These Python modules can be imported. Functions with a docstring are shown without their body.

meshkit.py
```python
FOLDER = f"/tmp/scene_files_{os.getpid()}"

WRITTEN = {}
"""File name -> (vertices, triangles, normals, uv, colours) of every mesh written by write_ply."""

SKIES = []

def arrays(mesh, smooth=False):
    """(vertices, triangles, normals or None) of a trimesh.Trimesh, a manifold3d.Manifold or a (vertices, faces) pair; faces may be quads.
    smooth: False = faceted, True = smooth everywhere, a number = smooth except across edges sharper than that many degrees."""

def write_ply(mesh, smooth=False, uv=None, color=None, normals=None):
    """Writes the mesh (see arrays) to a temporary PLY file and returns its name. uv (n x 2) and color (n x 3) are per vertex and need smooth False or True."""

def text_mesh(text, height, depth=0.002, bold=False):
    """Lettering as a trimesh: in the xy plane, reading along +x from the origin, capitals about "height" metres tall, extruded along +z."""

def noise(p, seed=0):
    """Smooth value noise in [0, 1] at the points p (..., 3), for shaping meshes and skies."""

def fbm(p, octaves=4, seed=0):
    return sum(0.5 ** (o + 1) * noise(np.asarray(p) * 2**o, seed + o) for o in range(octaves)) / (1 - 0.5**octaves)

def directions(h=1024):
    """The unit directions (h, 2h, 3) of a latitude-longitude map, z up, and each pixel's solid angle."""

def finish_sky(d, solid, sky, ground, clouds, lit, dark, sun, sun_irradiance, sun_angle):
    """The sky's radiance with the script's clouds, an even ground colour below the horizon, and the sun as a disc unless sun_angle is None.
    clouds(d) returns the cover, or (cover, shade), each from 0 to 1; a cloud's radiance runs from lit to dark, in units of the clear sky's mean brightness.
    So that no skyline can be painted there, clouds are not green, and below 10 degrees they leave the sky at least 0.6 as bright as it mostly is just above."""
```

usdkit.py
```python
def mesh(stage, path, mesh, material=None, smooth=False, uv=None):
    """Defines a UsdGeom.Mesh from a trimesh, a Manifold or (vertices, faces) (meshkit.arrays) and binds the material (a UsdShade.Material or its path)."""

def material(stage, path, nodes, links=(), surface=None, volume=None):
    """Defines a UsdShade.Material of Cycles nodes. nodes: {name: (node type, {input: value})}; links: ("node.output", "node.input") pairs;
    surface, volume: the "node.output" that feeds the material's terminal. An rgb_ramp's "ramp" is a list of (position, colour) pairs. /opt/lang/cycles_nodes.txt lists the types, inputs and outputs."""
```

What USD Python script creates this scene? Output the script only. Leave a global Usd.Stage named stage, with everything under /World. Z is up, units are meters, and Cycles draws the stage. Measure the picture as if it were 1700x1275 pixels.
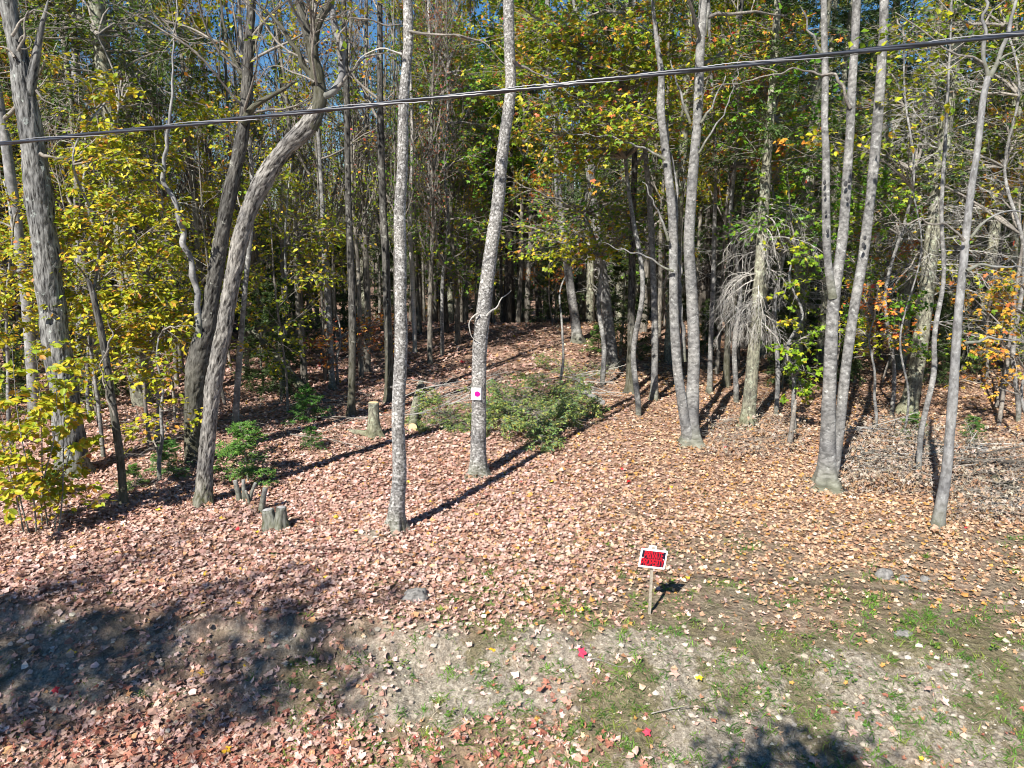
import math
import numpy as np
import trimesh
import usdkit
import meshkit
from pxr import Usd, UsdGeom, UsdLux, UsdShade, Gf, Sdf, Vt
from scipy.interpolate import CubicSpline, PchipInterpolator
from scipy.spatial import ConvexHull

stage = Usd.Stage.CreateInMemory()
UsdGeom.SetStageUpAxis(stage, 'Z')
UsdGeom.SetStageMetersPerUnit(stage, 1.0)
UsdGeom.Xform.Define(stage, '/World')
UsdGeom.Scope.Define(stage, '/World/Looks')

# ------------------------------------------------------------------ camera, sky, sun, exposure
CAM = np.array([0.0, 0.0, 3.9])
PITCH = math.radians(12.0)
FPX = 1180.0                                  # focal length in pixels of the 1700 x 1275 photograph
SUN_EL, SUN_AZ = math.radians(44.0), math.radians(30.0)
TO_SUN = np.array([-math.sin(SUN_AZ) * math.cos(SUN_EL), -math.cos(SUN_AZ) * math.cos(SUN_EL), math.sin(SUN_EL)])
SUN_I, SKY_S, EXPOSURE = 1.25, 0.055, 1.12

cam = UsdGeom.Camera.Define(stage, '/World/camera')
cam.CreateHorizontalApertureAttr(36.0)
cam.CreateVerticalApertureAttr(27.0)
cam.CreateFocalLengthAttr(36.0 * FPX / 1700.0)
cam.CreateClippingRangeAttr(Gf.Vec2f(0.1, 2000.0))
cam.CreateExposureAttr(EXPOSURE)
cam.AddTranslateOp().Set(Gf.Vec3d(*CAM))
cam.AddRotateXYZOp().Set(Gf.Vec3f(90.0 - math.degrees(PITCH), 0, 0))

usdkit.material(stage, '/World/Looks/sky', {
    'sky': ('sky_texture', {'sky_type': 'single_scattering', 'sun_disc': False, 'sun_elevation': SUN_EL,
                            'sun_rotation': math.atan2(TO_SUN[0], TO_SUN[1]), 'altitude': 250.0, 'air_density': 1.0, 'aerosol_density': 0.05, 'ozone_density': 3.0}),
    'hs': ('hsv', {'saturation': 1.3}), 'bg': ('background_shader', {'strength': SKY_S})}, [('sky.color', 'hs.color'), ('hs.color', 'bg.color')], surface='bg.background')
dome = UsdLux.DomeLight.Define(stage, '/World/sky')
UsdShade.MaterialBindingAPI.Apply(dome.GetPrim()).Bind(UsdShade.Material.Get(stage, '/World/Looks/sky'))
dome.GetPrim().SetCustomDataByKey('kind', 'structure')
sun = UsdLux.DistantLight.Define(stage, '/World/sun')
sun.CreateNormalizeAttr(True)
sun.CreateIntensityAttr(SUN_I)
sun.CreateAngleAttr(0.5)
sun.CreateColorAttr(Gf.Vec3f(1.0, 0.94, 0.85))
zx = TO_SUN / np.linalg.norm(TO_SUN)
xx = np.cross([0, 0, 1.0], zx); xx /= np.linalg.norm(xx)
yx = np.cross(zx, xx)
sun.AddTransformOp().Set(Gf.Matrix4d(*[float(a) for row in ([*xx, 0], [*yx, 0], [*zx, 0], [0, 0, 0, 1]) for a in row]))

# ------------------------------------------------------------------ helpers
def nrm(a):
    a = np.asarray(a, float)
    return a / np.maximum(np.linalg.norm(a, axis=-1, keepdims=True), 1e-9)

def sstep(a, b, x):
    t = np.clip((np.asarray(x, float) - a) / (b - a), 0, 1)
    return t * t * (3 - 2 * t)

def n2(x, y, s, seed=0, oct=3):
    x = np.asarray(x, float); y = np.asarray(y, float)
    return meshkit.fbm(np.stack([x * s, y * s, np.zeros_like(x)], -1) + 37.3, oct, seed)

def lip(x):
    x = np.asarray(x, float)
    return 6.5 - 0.07 * x + 0.5 * (n2(x, x * 0, 0.8, 5) - 0.5)

MOUNDS = ((-1.80, 8.62, 0.26, 0.09), (4.70, 10.75, 0.28, 0.10))
def gz(x, y):
    """Height of the ground."""
    x = np.asarray(x, float); y = np.asarray(y, float)
    z = 0.035 * np.clip(y - 10, 0, 15) - 0.10 * np.clip(y - 26, 0, 25) * sstep(26, 30, y)
    z = z + 0.20 * (n2(x, y, 0.35, 1) - 0.5) + 0.07 * (n2(x, y, 1.6, 2) - 0.5) * sstep(30, 10, y)
    d = lip(x) - y
    z = z - 0.36 * sstep(-0.1, 1.5, d) - 0.13 * sstep(0.0, 0.22, d + 0.8 * (n2(x, y, 2.2, 8) - 0.5)) * sstep(2.2, -1.0, x) * sstep(0.35, 0.6, n2(x, y, 0.9, 28) + 0.15)
    z = z + 0.22 * (n2(x, y, 4.0, 3) - 0.5) * sstep(-0.4, 0.3, d) * sstep(2.2, 0.6, d) + (0.05 + 0.05 * sstep(-0.2, 0.2, d) * sstep(1.8, 0.8, d)) * (n2(x, y, 9.0, 4) - 0.5) * sstep(14, 9, y)
    for a, b, r, h in MOUNDS: z = z + h * np.exp(-((x - a) ** 2 + (y - b) ** 2) / (r * r)) * (0.7 + 0.6 * n2(x, y, 7.0, 9))
    return z

def ray(u, v):
    c, s = math.cos(PITCH), math.sin(PITCH)
    a, b = (u - 850.0) / FPX, (v - 637.5) / FPX
    return np.array([a, c - b * s, -s - b * c])

def at(u, v, Y):
    d = ray(u, v)
    return CAM + d * (Y / d[1])

_T = np.concatenate([np.linspace(3.2, 30, 270), np.linspace(30.5, 110, 160)])
def ground(u, v):
    """Where the line of sight through a pixel of the photograph meets the ground."""
    d = ray(u, v); d = d / d[1]; T_ = _T
    for _ in range(3):
        p = CAM + d * T_[:, None]
        below = p[:, 2] < gz(p[:, 0], p[:, 1])
        k = max(1, int(np.argmax(below))) if below.any() else len(T_) - 1
        T_ = np.linspace(T_[k - 1], T_[k], 12)
    return CAM + d * T_[6]

def ground_many(u, v):
    d = np.array([ray(a, b) for a, b in zip(u, v)]); d = d / d[:, 1:2]
    p = CAM + d[:, None] * _T[None, :, None]
    k = np.maximum(1, np.argmax(p[..., 2] < gz(p[..., 0], p[..., 1]), 1))
    return CAM + d * (0.5 * (_T[k - 1] + _T[k]))[:, None]

def depth(p):
    q = np.asarray(p) - CAM
    return q[..., 1] * math.cos(PITCH) - q[..., 2] * math.sin(PITCH)

used = {}
def numbered(parent, name):
    k = used.get((parent, name), 0)
    used[(parent, name)] = k + 1
    return f'{parent}/{name}' + (f'_{k:03d}' if k else '')

def mark(prim, label=None, cat=None, group=None, kind=None):
    for k, v in (('label', label), ('category', cat), ('group', group), ('kind', kind)):
        if v:
            prim.SetCustomDataByKey(k, v)
    return prim

def thing(name, label, cat, group=None, loc=None, rz=0.0, sc=None):
    x = UsdGeom.Xform.Define(stage, numbered('/World', name))
    if loc is not None:
        x.AddTranslateOp().Set(Gf.Vec3d(*[float(a) for a in loc]))
        if rz: x.AddRotateZOp().Set(float(rz))
        if sc is not None: x.AddScaleOp().Set(Gf.Vec3f(*[float(a) for a in (sc if np.ndim(sc) else (sc,) * 3)]))
    mark(x.GetPrim(), label, cat, group)
    return str(x.GetPath())

T = Sdf.ValueTypeNames
def put(parent, name, v, f, mat, tint=None, bk=None, smooth=False, label=None, cat=None, group=None, kind=None):
    v = np.asarray(v, np.float32); f = np.asarray(f, np.int32)
    if not len(f): return None
    m = UsdGeom.Mesh.Define(stage, numbered(parent, name))
    m.CreatePointsAttr(Vt.Vec3fArray.FromNumpy(np.ascontiguousarray(v)))
    m.CreateFaceVertexCountsAttr(Vt.IntArray.FromNumpy(np.full(len(f), f.shape[1], np.int32)))
    m.CreateFaceVertexIndicesAttr(Vt.IntArray.FromNumpy(np.ascontiguousarray(f).ravel()))
    m.CreateSubdivisionSchemeAttr('none')
    api = UsdGeom.PrimvarsAPI(m)
    if smooth:
        n = np.zeros(v.shape)
        fn = np.cross(v[f[:, 1]] - v[f[:, 0]], v[f[:, 2]] - v[f[:, 0]])
        for k in range(f.shape[1]):
            np.add.at(n, f[:, k], fn)
        m.CreateNormalsAttr(Vt.Vec3fArray.FromNumpy(nrm(n).astype(np.float32)))
        m.SetNormalsInterpolation('vertex')
    if tint is not None:
        api.CreatePrimvar('tint', T.Color3fArray, 'vertex').Set(Vt.Vec3fArray.FromNumpy(np.ascontiguousarray(tint, np.float32)))
    if bk is not None:
        api.CreatePrimvar('bk', T.Color3fArray, 'vertex').Set(Vt.Vec3fArray.FromNumpy(np.ascontiguousarray(bk, np.float32)))
    UsdShade.MaterialBindingAPI.Apply(m.GetPrim()).Bind(mat)
    mark(m.GetPrim(), label, cat, group, kind)
    return str(m.GetPath())

def join(parts):
    """[(v, f), ...] -> one (v, f)"""
    at_, V, F = 0, [], []
    for v, f in parts:
        V.append(v); F.append(np.asarray(f) + at_); at_ += len(v)
    return np.vstack(V), np.vstack(F)

# ------------------------------------------------------------------ materials
def mat(name, nodes, links, surface='p.BSDF'):
    return usdkit.material(stage, f'/World/Looks/{name}', nodes, links, surface=surface)

def plain(name, color, rough=0.6, vary=0.15, scale=30.0, spec=0.3):
    lo = tuple(c * (1 - vary) for c in color); hi = tuple(min(1, c * (1 + vary)) for c in color)
    return mat(name, {'tc': ('texture_coordinate', {}), 'n': ('noise_texture', {'scale': scale, 'detail': 4.0}),
                      'r': ('rgb_ramp', {'ramp': [(0.3, lo), (0.7, hi)]}),
                      'p': ('principled_bsdf', {'roughness': rough, 'specular_ior_level': spec})},
               [('tc.object', 'n.vector'), ('n.fac', 'r.fac'), ('r.color', 'p.base_color')])

def bark(name, dark, light, spot, spot_at=0.62, stretch=(40, 40, 6), spot_scale=9.0, moss=(0.10, 0.11, 0.03), bump=0.6, from_bk=True, moss_h=0.5):
    nodes = {
        'a': (('attribute', {'attribute': 'bk'}) if from_bk else ('geometry', {})),
        'm': ('mapping', {'scale': stretch}),
        'n': ('noise_texture', {'scale': 1.0, 'detail': 5.0, 'roughness': 0.65}),
        'r': ('rgb_ramp', {'ramp': [(0.36, dark), (0.60, light), (0.8, tuple(min(1, 1.3 * c) for c in light))]}),
        'n2': ('noise_texture', {'scale': spot_scale, 'detail': 4.0, 'roughness': 0.7}),
        'r2': ('rgb_ramp', {'ramp': [(spot_at, (0, 0, 0)), (spot_at + 0.07, (1, 1, 1))]}),
        'x': ('mix', {'color2': spot}),
        'n3': ('noise_texture', {'scale': 2.2, 'detail': 3.0}),
        'r3': ('rgb_ramp', {'ramp': [(0.32, (0.55, 0.55, 0.57)), (0.68, (1.18, 1.16, 1.13))]}),
        'y': ('mix', {'mix_type': 'multiply', 'fac': 1.0}),
        'sx': ('separate_xyz', {}),
        'mr': ('map_range', {'from_min': 0.0, 'from_max': moss_h, 'to_min': 0.85, 'to_max': 0.0, 'clamp': True}),
        'mm': ('math', {'math_type': 'multiply'}),
        'mo': ('mix', {'color2': moss}),
        'b': ('bump', {'strength': bump, 'distance': 0.012}),
        'p': ('principled_bsdf', {'roughness': 0.85, 'specular_ior_level': 0.2})}
    src = 'a.vector' if from_bk else 'a.position'
    links = [(src, 'm.vector'), ('m.vector', 'n.vector'), ('n.fac', 'r.fac'), (src, 'n2.vector'), ('n2.fac', 'r2.fac'),
             ('r2.color', 'x.fac'), ('r.color', 'x.color1'), (src, 'n3.vector'), ('n3.fac', 'r3.fac'), ('x.color', 'y.color1'), ('r3.color', 'y.color2')]
    last = 'y.color'
    if from_bk:
        links += [(src, 'sx.vector'), ('sx.z', 'mr.value'), ('mr.result', 'mm.value1'), ('n2.fac', 'mm.value2'), ('mm.value', 'mo.fac'), ('y.color', 'mo.color1')]
        last = 'mo.color'
    else:
        for k in ('sx', 'mr', 'mm', 'mo'): nodes.pop(k)
    links += [(last, 'p.base_color'), ('n.fac', 'b.height'), ('b.normal', 'p.normal')]
    return mat(name, nodes, links)

B_ROUGH = bark('bark_rough_grey', (0.020, 0.020, 0.019), (0.25, 0.255, 0.25), (0.36, 0.41, 0.385), 0.60, (34, 34, 6), 8, bump=1.0)
B_LEAN = bark('bark_rough_brown', (0.020, 0.018, 0.016), (0.29, 0.28, 0.262), (0.42, 0.42, 0.40), 0.66, (34, 34, 9), 9, bump=1.0)
B_DARK = bark('bark_dark_mossy', (0.014, 0.013, 0.012), (0.13, 0.127, 0.118), (0.27, 0.275, 0.25), 0.60, (38, 38, 7), 10, bump=1.0, moss_h=2.2, moss=(0.10, 0.10, 0.05))
B_PALE = bark('bark_pale_mottled', (0.06, 0.057, 0.054), (0.28, 0.275, 0.265), (0.50, 0.50, 0.49), 0.52, (60, 60, 30), 30, bump=0.7, moss_h=0.35)
B_SMOOTH = bark('bark_smooth_grey', (0.10, 0.10, 0.098), (0.27, 0.27, 0.265), (0.40, 0.41, 0.40), 0.57, (16, 16, 16), 15, bump=0.35, moss_h=0.45)
B_SLATE = bark('bark_slate_grey', (0.14, 0.14, 0.14), (0.29, 0.295, 0.30), (0.38, 0.40, 0.40), 0.6, (18, 18, 10), 24, bump=0.25)
B_SPRUCE = bark('bark_lichen_green', (0.09, 0.085, 0.07), (0.30, 0.30, 0.23), (0.40, 0.44, 0.34), 0.55, (45, 45, 12), 12, bump=0.8)
B_BIRCH = bark('bark_white_birch', (0.40, 0.38, 0.35), (0.62, 0.60, 0.57), (0.08, 0.07, 0.065), 0.66, (10, 10, 60), 9, bump=0.2)
B_FAR = bark('bark_far_grey', (0.07, 0.065, 0.055), (0.24, 0.225, 0.195), (0.33, 0.33, 0.29), 0.6, (26, 26, 5), 8, bump=0.5, from_bk=False)
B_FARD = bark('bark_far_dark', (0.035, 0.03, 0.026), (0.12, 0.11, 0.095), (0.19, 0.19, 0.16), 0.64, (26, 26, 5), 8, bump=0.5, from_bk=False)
B_TWIG = bark('bark_twig_grey', (0.13, 0.12, 0.105), (0.27, 0.25, 0.225), (0.36, 0.35, 0.32), 0.6, (30, 30, 30), 12, bump=0.3, from_bk=False)
B_DEAD = bark('bark_dead_twig', (0.24, 0.235, 0.22), (0.42, 0.41, 0.385), (0.52, 0.52, 0.49), 0.55, (30, 30, 30), 12, bump=0.3, from_bk=False)
M_CUT = mat('cut_wood', {'tc': ('texture_coordinate', {}), 'w': ('wave_texture', {'wave_type': 'rings', 'rings_direction': 'z', 'scale': 14.0, 'distortion': 3.0}),
                         'r': ('rgb_ramp', {'ramp': [(0, (0.50, 0.36, 0.20)), (1, (0.66, 0.50, 0.30))]}), 'p': ('principled_bsdf', {'roughness': 0.8})},
            [('tc.object', 'w.vector'), ('w.fac', 'r.fac'), ('r.color', 'p.base_color')])
M_CUTOLD = plain('old_cut_wood', (0.30, 0.30, 0.30), 0.85, 0.3, 25)

def leaf_mat(name, trans=0.35, rough=0.5, hue=0.02, val=0.25, spec=0.35):
    return mat(name, {
        'a': ('attribute', {'attribute': 'tint'}), 'oi': ('object_info', {}),
        'mh': ('map_range', {'from_min': 0.0, 'from_max': 1.0, 'to_min': 0.5 - hue, 'to_max': 0.5 + hue}),
        'mv': ('map_range', {'from_min': 0.0, 'from_max': 1.0, 'to_min': 1 + val * 0.5, 'to_max': 1 - val * 0.5}),
        'h': ('hsv', {}),
        'p': ('principled_bsdf', {'roughness': rough, 'specular_ior_level': spec}),
        't': ('translucent_bsdf', {}), 'mx': ('mix_closure', {'fac': trans})},
        [('oi.random', 'mh.value'), ('oi.random', 'mv.value'), ('mh.result', 'h.hue'), ('mv.result', 'h.value'), ('a.color', 'h.color'),
         ('h.color', 'p.base_color'), ('h.color', 't.color'), ('p.BSDF', 'mx.closure1'), ('t.BSDF', 'mx.closure2')], surface='mx.closure')
M_LEAF = leaf_mat('leaf')
M_NEEDLE = leaf_mat('needle', 0.18, 0.55, 0.015, 0.2)
M_LITTER = leaf_mat('dry_leaf', 0.15, 0.7, 0.0, 0.0, 0.2)
M_GRASS = leaf_mat('grass_blade', 0.3, 0.5, 0.0, 0.0)

# ------------------------------------------------------------------ tubes, stems, leaves
def tubes(pts, rad, sides=4):
    """N polylines of S points each as one mesh of thin tubes."""
    pts = np.asarray(pts, float); rad = np.asarray(rad, float)
    N, S = pts.shape[:2]
    if N == 0: return np.zeros((0, 3)), np.zeros((0, 4), int)
    t = nrm(np.gradient(pts, axis=1))
    md = nrm(pts[:, -1] - pts[:, 0])
    ref = np.where(np.abs(md[:, 2:3]) < 0.75, [[0, 0, 1.0]], [[1.0, 0.1, 0]])
    a = nrm(np.cross(t, ref[:, None]))
    b = np.cross(t, a)
    ang = np.arange(sides) * 2 * np.pi / sides
    v = pts[:, :, None] + rad[:, :, None, None] * (np.cos(ang)[None, None, :, None] * a[:, :, None] + np.sin(ang)[None, None, :, None] * b[:, :, None])
    i, j = np.meshgrid(np.arange(S - 1), np.arange(sides), indexing='ij')
    q = np.stack([i * sides + j, i * sides + (j + 1) % sides, (i + 1) * sides + (j + 1) % sides, (i + 1) * sides + j], -1).reshape(-1, 4)
    f = (np.arange(N)[:, None, None] * S * sides + q[None]).reshape(-1, 4)
    return v.reshape(-1, 3), f

def grow(rng, p0, d, L, r0, S=6, wander=0.18, up=0.03, r1=0.35):
    p0 = np.atleast_2d(p0); N = len(p0)
    L = np.broadcast_to(np.asarray(L, float), (N,)); r0 = np.broadcast_to(np.asarray(r0, float), (N,))
    dd = nrm(np.atleast_2d(d)); out = [p0]
    for _ in range(S - 1):
        dd = nrm(dd + rng.normal(0, wander, (N, 3)) + np.array([0, 0, up]))
        out.append(out[-1] + dd * (L / (S - 1))[:, None])
    return np.stack(out, 1), r0[:, None] * np.linspace(1, r1, S)[None]

def kids(rng, pts, rad, L, n, t0=0.25, t1=1.0, ang=(35, 65), ratio=(0.35, 0.6), rr=0.5, flat=1.0):
    """Children along the polylines: (p0, direction, length, radius)."""
    N, S = pts.shape[:2]
    n = np.maximum(np.round(np.broadcast_to(n, (N,))).astype(int), 0)
    k = np.repeat(np.arange(N), n)
    t = rng.uniform(t0, t1, len(k))
    g = t * (S - 1); i = np.minimum(g.astype(int), S - 2); fr = (g - i)[:, None]
    p = pts[k, i] * (1 - fr) + pts[k, i + 1] * fr
    tg = nrm(pts[k, i + 1] - pts[k, i])
    w = rng.normal(size=(len(k), 3)) * np.array([1, 1, flat])
    w = nrm(w - tg * np.sum(w * tg, 1, keepdims=True))
    a = np.radians(rng.uniform(*ang, len(k)))[:, None]
    r = rad[k, i] * (1 - fr[:, 0]) + rad[k, i + 1] * fr[:, 0]
    return p, tg * np.cos(a) + w * np.sin(a), np.broadcast_to(L, (N,))[k] * rng.uniform(*ratio, len(k)) * (1.15 - 0.6 * t), r * rr

def outline(points, center):
    n = len(points)
    return np.vstack([[center], points]).astype(float), np.array([[0, 1 + i, 1 + (i + 1) % n] for i in range(n)])

DIAMOND = (np.array([[0, 0, 0], [0.45, 0.33, 0.10], [1, 0, -0.05], [0.45, -0.33, 0.10]], float), np.array([[0, 1, 2], [0, 2, 3]]))
BEECH = outline([[0, 0, 0], [0.28, 0.27, .06], [0.62, 0.28, .05], [1, 0, -.10], [0.62, -0.28, .05], [0.28, -0.27, .06]], [0.5, 0, -.02])
_m = [(-90, .12), (-40, .55), (-18, .66), (-2, .50), (32, .95), (56, .60), (72, .74), (90, 1.02), (108, .74), (124, .60), (148, .95), (182, .50), (198, .66), (220, .55)]
def maple(drop, cup, seed=0, coarse=False):
    r = np.random.default_rng(seed)
    mm = _m if not coarse else [(-90, .12), (-28, .60), (-6, .36), (32, .98), (56, .5), (90, 1.08), (124, .5), (148, .98), (186, .36), (208, .60)]
    pts = []
    for a, d in mm:
        d *= r.uniform(0.9, 1.08); a += r.uniform(-4, 4)
        y, x = d * math.cos(math.radians(a)), d * math.sin(math.radians(a))
        z = cup * d * d * 0.35 + drop * (0.25 * math.sin(3 * math.radians(a) + seed) * d + r.uniform(-.1, .1))
        pts.append([0.45 * x + 0.25, 0.45 * y, 0.45 * z])
    return outline(pts, [0.25, 0, 0])
def _fan(mm, drop, cup, seed):
    r = np.random.default_rng(seed); pts = []
    for a, d in mm:
        d *= r.uniform(0.92, 1.08); y, x = d * math.cos(math.radians(a)), d * math.sin(math.radians(a))
        pts.append([0.45 * x + 0.25, 0.45 * y, 0.45 * (cup * d * d * 0.35 + drop * r.uniform(-.25, .25))])
    return outline(pts, [0.25, 0, 0])
MAPLE = _fan([(-90, .12), (-20, .72), (30, 1.0), (58, .52), (90, 1.08), (122, .52), (150, 1.0), (200, .72)], 0.4, -0.4, 1)
NEEDLE = (np.array([[0, 0, 0], [0.5, 0.16, 0.02], [1, 0, 0], [0.5, -0.16, 0.02]], float), np.array([[0, 1, 2], [0, 2, 3]]))

def leaves(pos, dr, nm, size, tmpl):
    tv, tf = tmpl
    N = len(pos)
    x = nrm(dr); z = nrm(nm - x * np.sum(nm * x, 1, keepdims=True)); y = np.cross(z, x)
    s = np.broadcast_to(size, (N,))[:, None, None]
    v = pos[:, None] + s * (tv[None, :, 0:1] * x[:, None] + tv[None, :, 1:2] * y[:, None] + tv[None, :, 2:3] * z[:, None])
    f = np.arange(N)[:, None, None] * len(tv) + tf[None]
    return v.reshape(-1, 3), f.reshape(-1, 3)

def pick(rng, n, palette, jit=0.18):
    c = np.array([p[0] for p in palette], float); w = np.array([p[1] for p in palette], float)
    k = rng.choice(len(c), n, p=w / w.sum())
    return c[k] * rng.uniform(1 - jit, 1 + jit, (n, 1)) * rng.uniform(0.95, 1.05, (n, 3))

def on_twigs(rng, pts, per, t0=0.15, tilt=0.45, droop=-0.15, spread=0.03):
    """Leaf positions, directions and normals along the twigs."""
    N, S = pts.shape[:2]
    k = np.repeat(np.arange(N), per)
    t = rng.uniform(t0, 1.0, len(k)); g = t * (S - 1); i = np.minimum(g.astype(int), S - 2); fr = (g - i)[:, None]
    p = pts[k, i] * (1 - fr) + pts[k, i + 1] * fr + rng.normal(0, spread, (len(k), 3))
    tg = nrm(pts[k, i + 1] - pts[k, i])
    side = nrm(np.cross(tg, [0, 0, 1.0]) + 1e-6) * rng.choice([-1, 1], (len(k), 1))
    d = nrm(tg * 0.6 + side * rng.uniform(0.2, 1.2, (len(k), 1)) + rng.normal(0, 0.25, (len(k), 3)) + np.array([0, 0, droop]))
    n = nrm(np.array([0, 0, 1.0]) + rng.normal(0, tilt, (len(k), 3)) + np.array([-0.12, -0.25, 0]))
    return p, d, n

YG = [((0.27, 0.33, 0.015), 3), ((0.38, 0.41, 0.02), 3), ((0.15, 0.25, 0.015), 3), ((0.54, 0.44, 0.025), 1.2), ((0.48, 0.23, 0.03), .25)]       # yellow-green
YEL = [((0.52, 0.45, 0.025), 3.4), ((0.38, 0.40, 0.02), 3.8), ((0.21, 0.29, 0.015), 4), ((0.54, 0.31, 0.04), 1.3), ((0.44, 0.19, 0.05), .25)]     # beech, turning
GRN = [((0.09, 0.20, 0.015), 4), ((0.15, 0.29, 0.015), 4), ((0.25, 0.33, 0.02), 2), ((0.42, 0.38, 0.025), .5)]
ORG = [((0.60, 0.24, 0.04), 4), ((0.58, 0.34, 0.04), 3), ((0.50, 0.12, 0.05), 1.2), ((0.52, 0.42, 0.03), 1)]
MIXM = [((0.30, 0.34, 0.02), 5), ((0.16, 0.26, 0.015), 4), ((0.48, 0.42, 0.025), 3), ((0.60, 0.28, 0.04), 1.7), ((0.60, 0.14, 0.07), .5)]
DRK = [((0.035, 0.075, 0.016), 4), ((0.055, 0.105, 0.02), 3), ((0.09, 0.13, 0.022), 1.5)]
CED = [((0.14, 0.23, 0.06), 4), ((0.19, 0.26, 0.07), 3), ((0.32, 0.33, 0.07), 2), ((0.11, 0.20, 0.11), 2)]
FIR = [((0.07, 0.18, 0.035), 4), ((0.11, 0.25, 0.04), 3), ((0.18, 0.30, 0.05), 1)]
RUS = [((0.30, 0.12, 0.06), 3), ((0.40, 0.20, 0.07), 2), ((0.24, 0.11, 0.06), 2)]

def repeat_tint(c, tmpl):
    return np.repeat(c, len(tmpl[0]), 0)

def curve(P, R, ds):
    P = np.asarray(P, float); R = np.asarray(R, float)
    s = np.concatenate([[0], np.cumsum(np.linalg.norm(np.diff(P, axis=0), axis=1))])
    n = max(int(s[-1] / ds), 4)
    q = np.linspace(0, s[-1], n + 1)
    c = CubicSpline(s, P, bc_type='natural')(q) if len(P) > 2 else P[0] + (P[1] - P[0]) * (q / s[-1])[:, None]
    return c, PchipInterpolator(s, R)(q) if len(P) > 2 else np.interp(q, s, R), q

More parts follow.
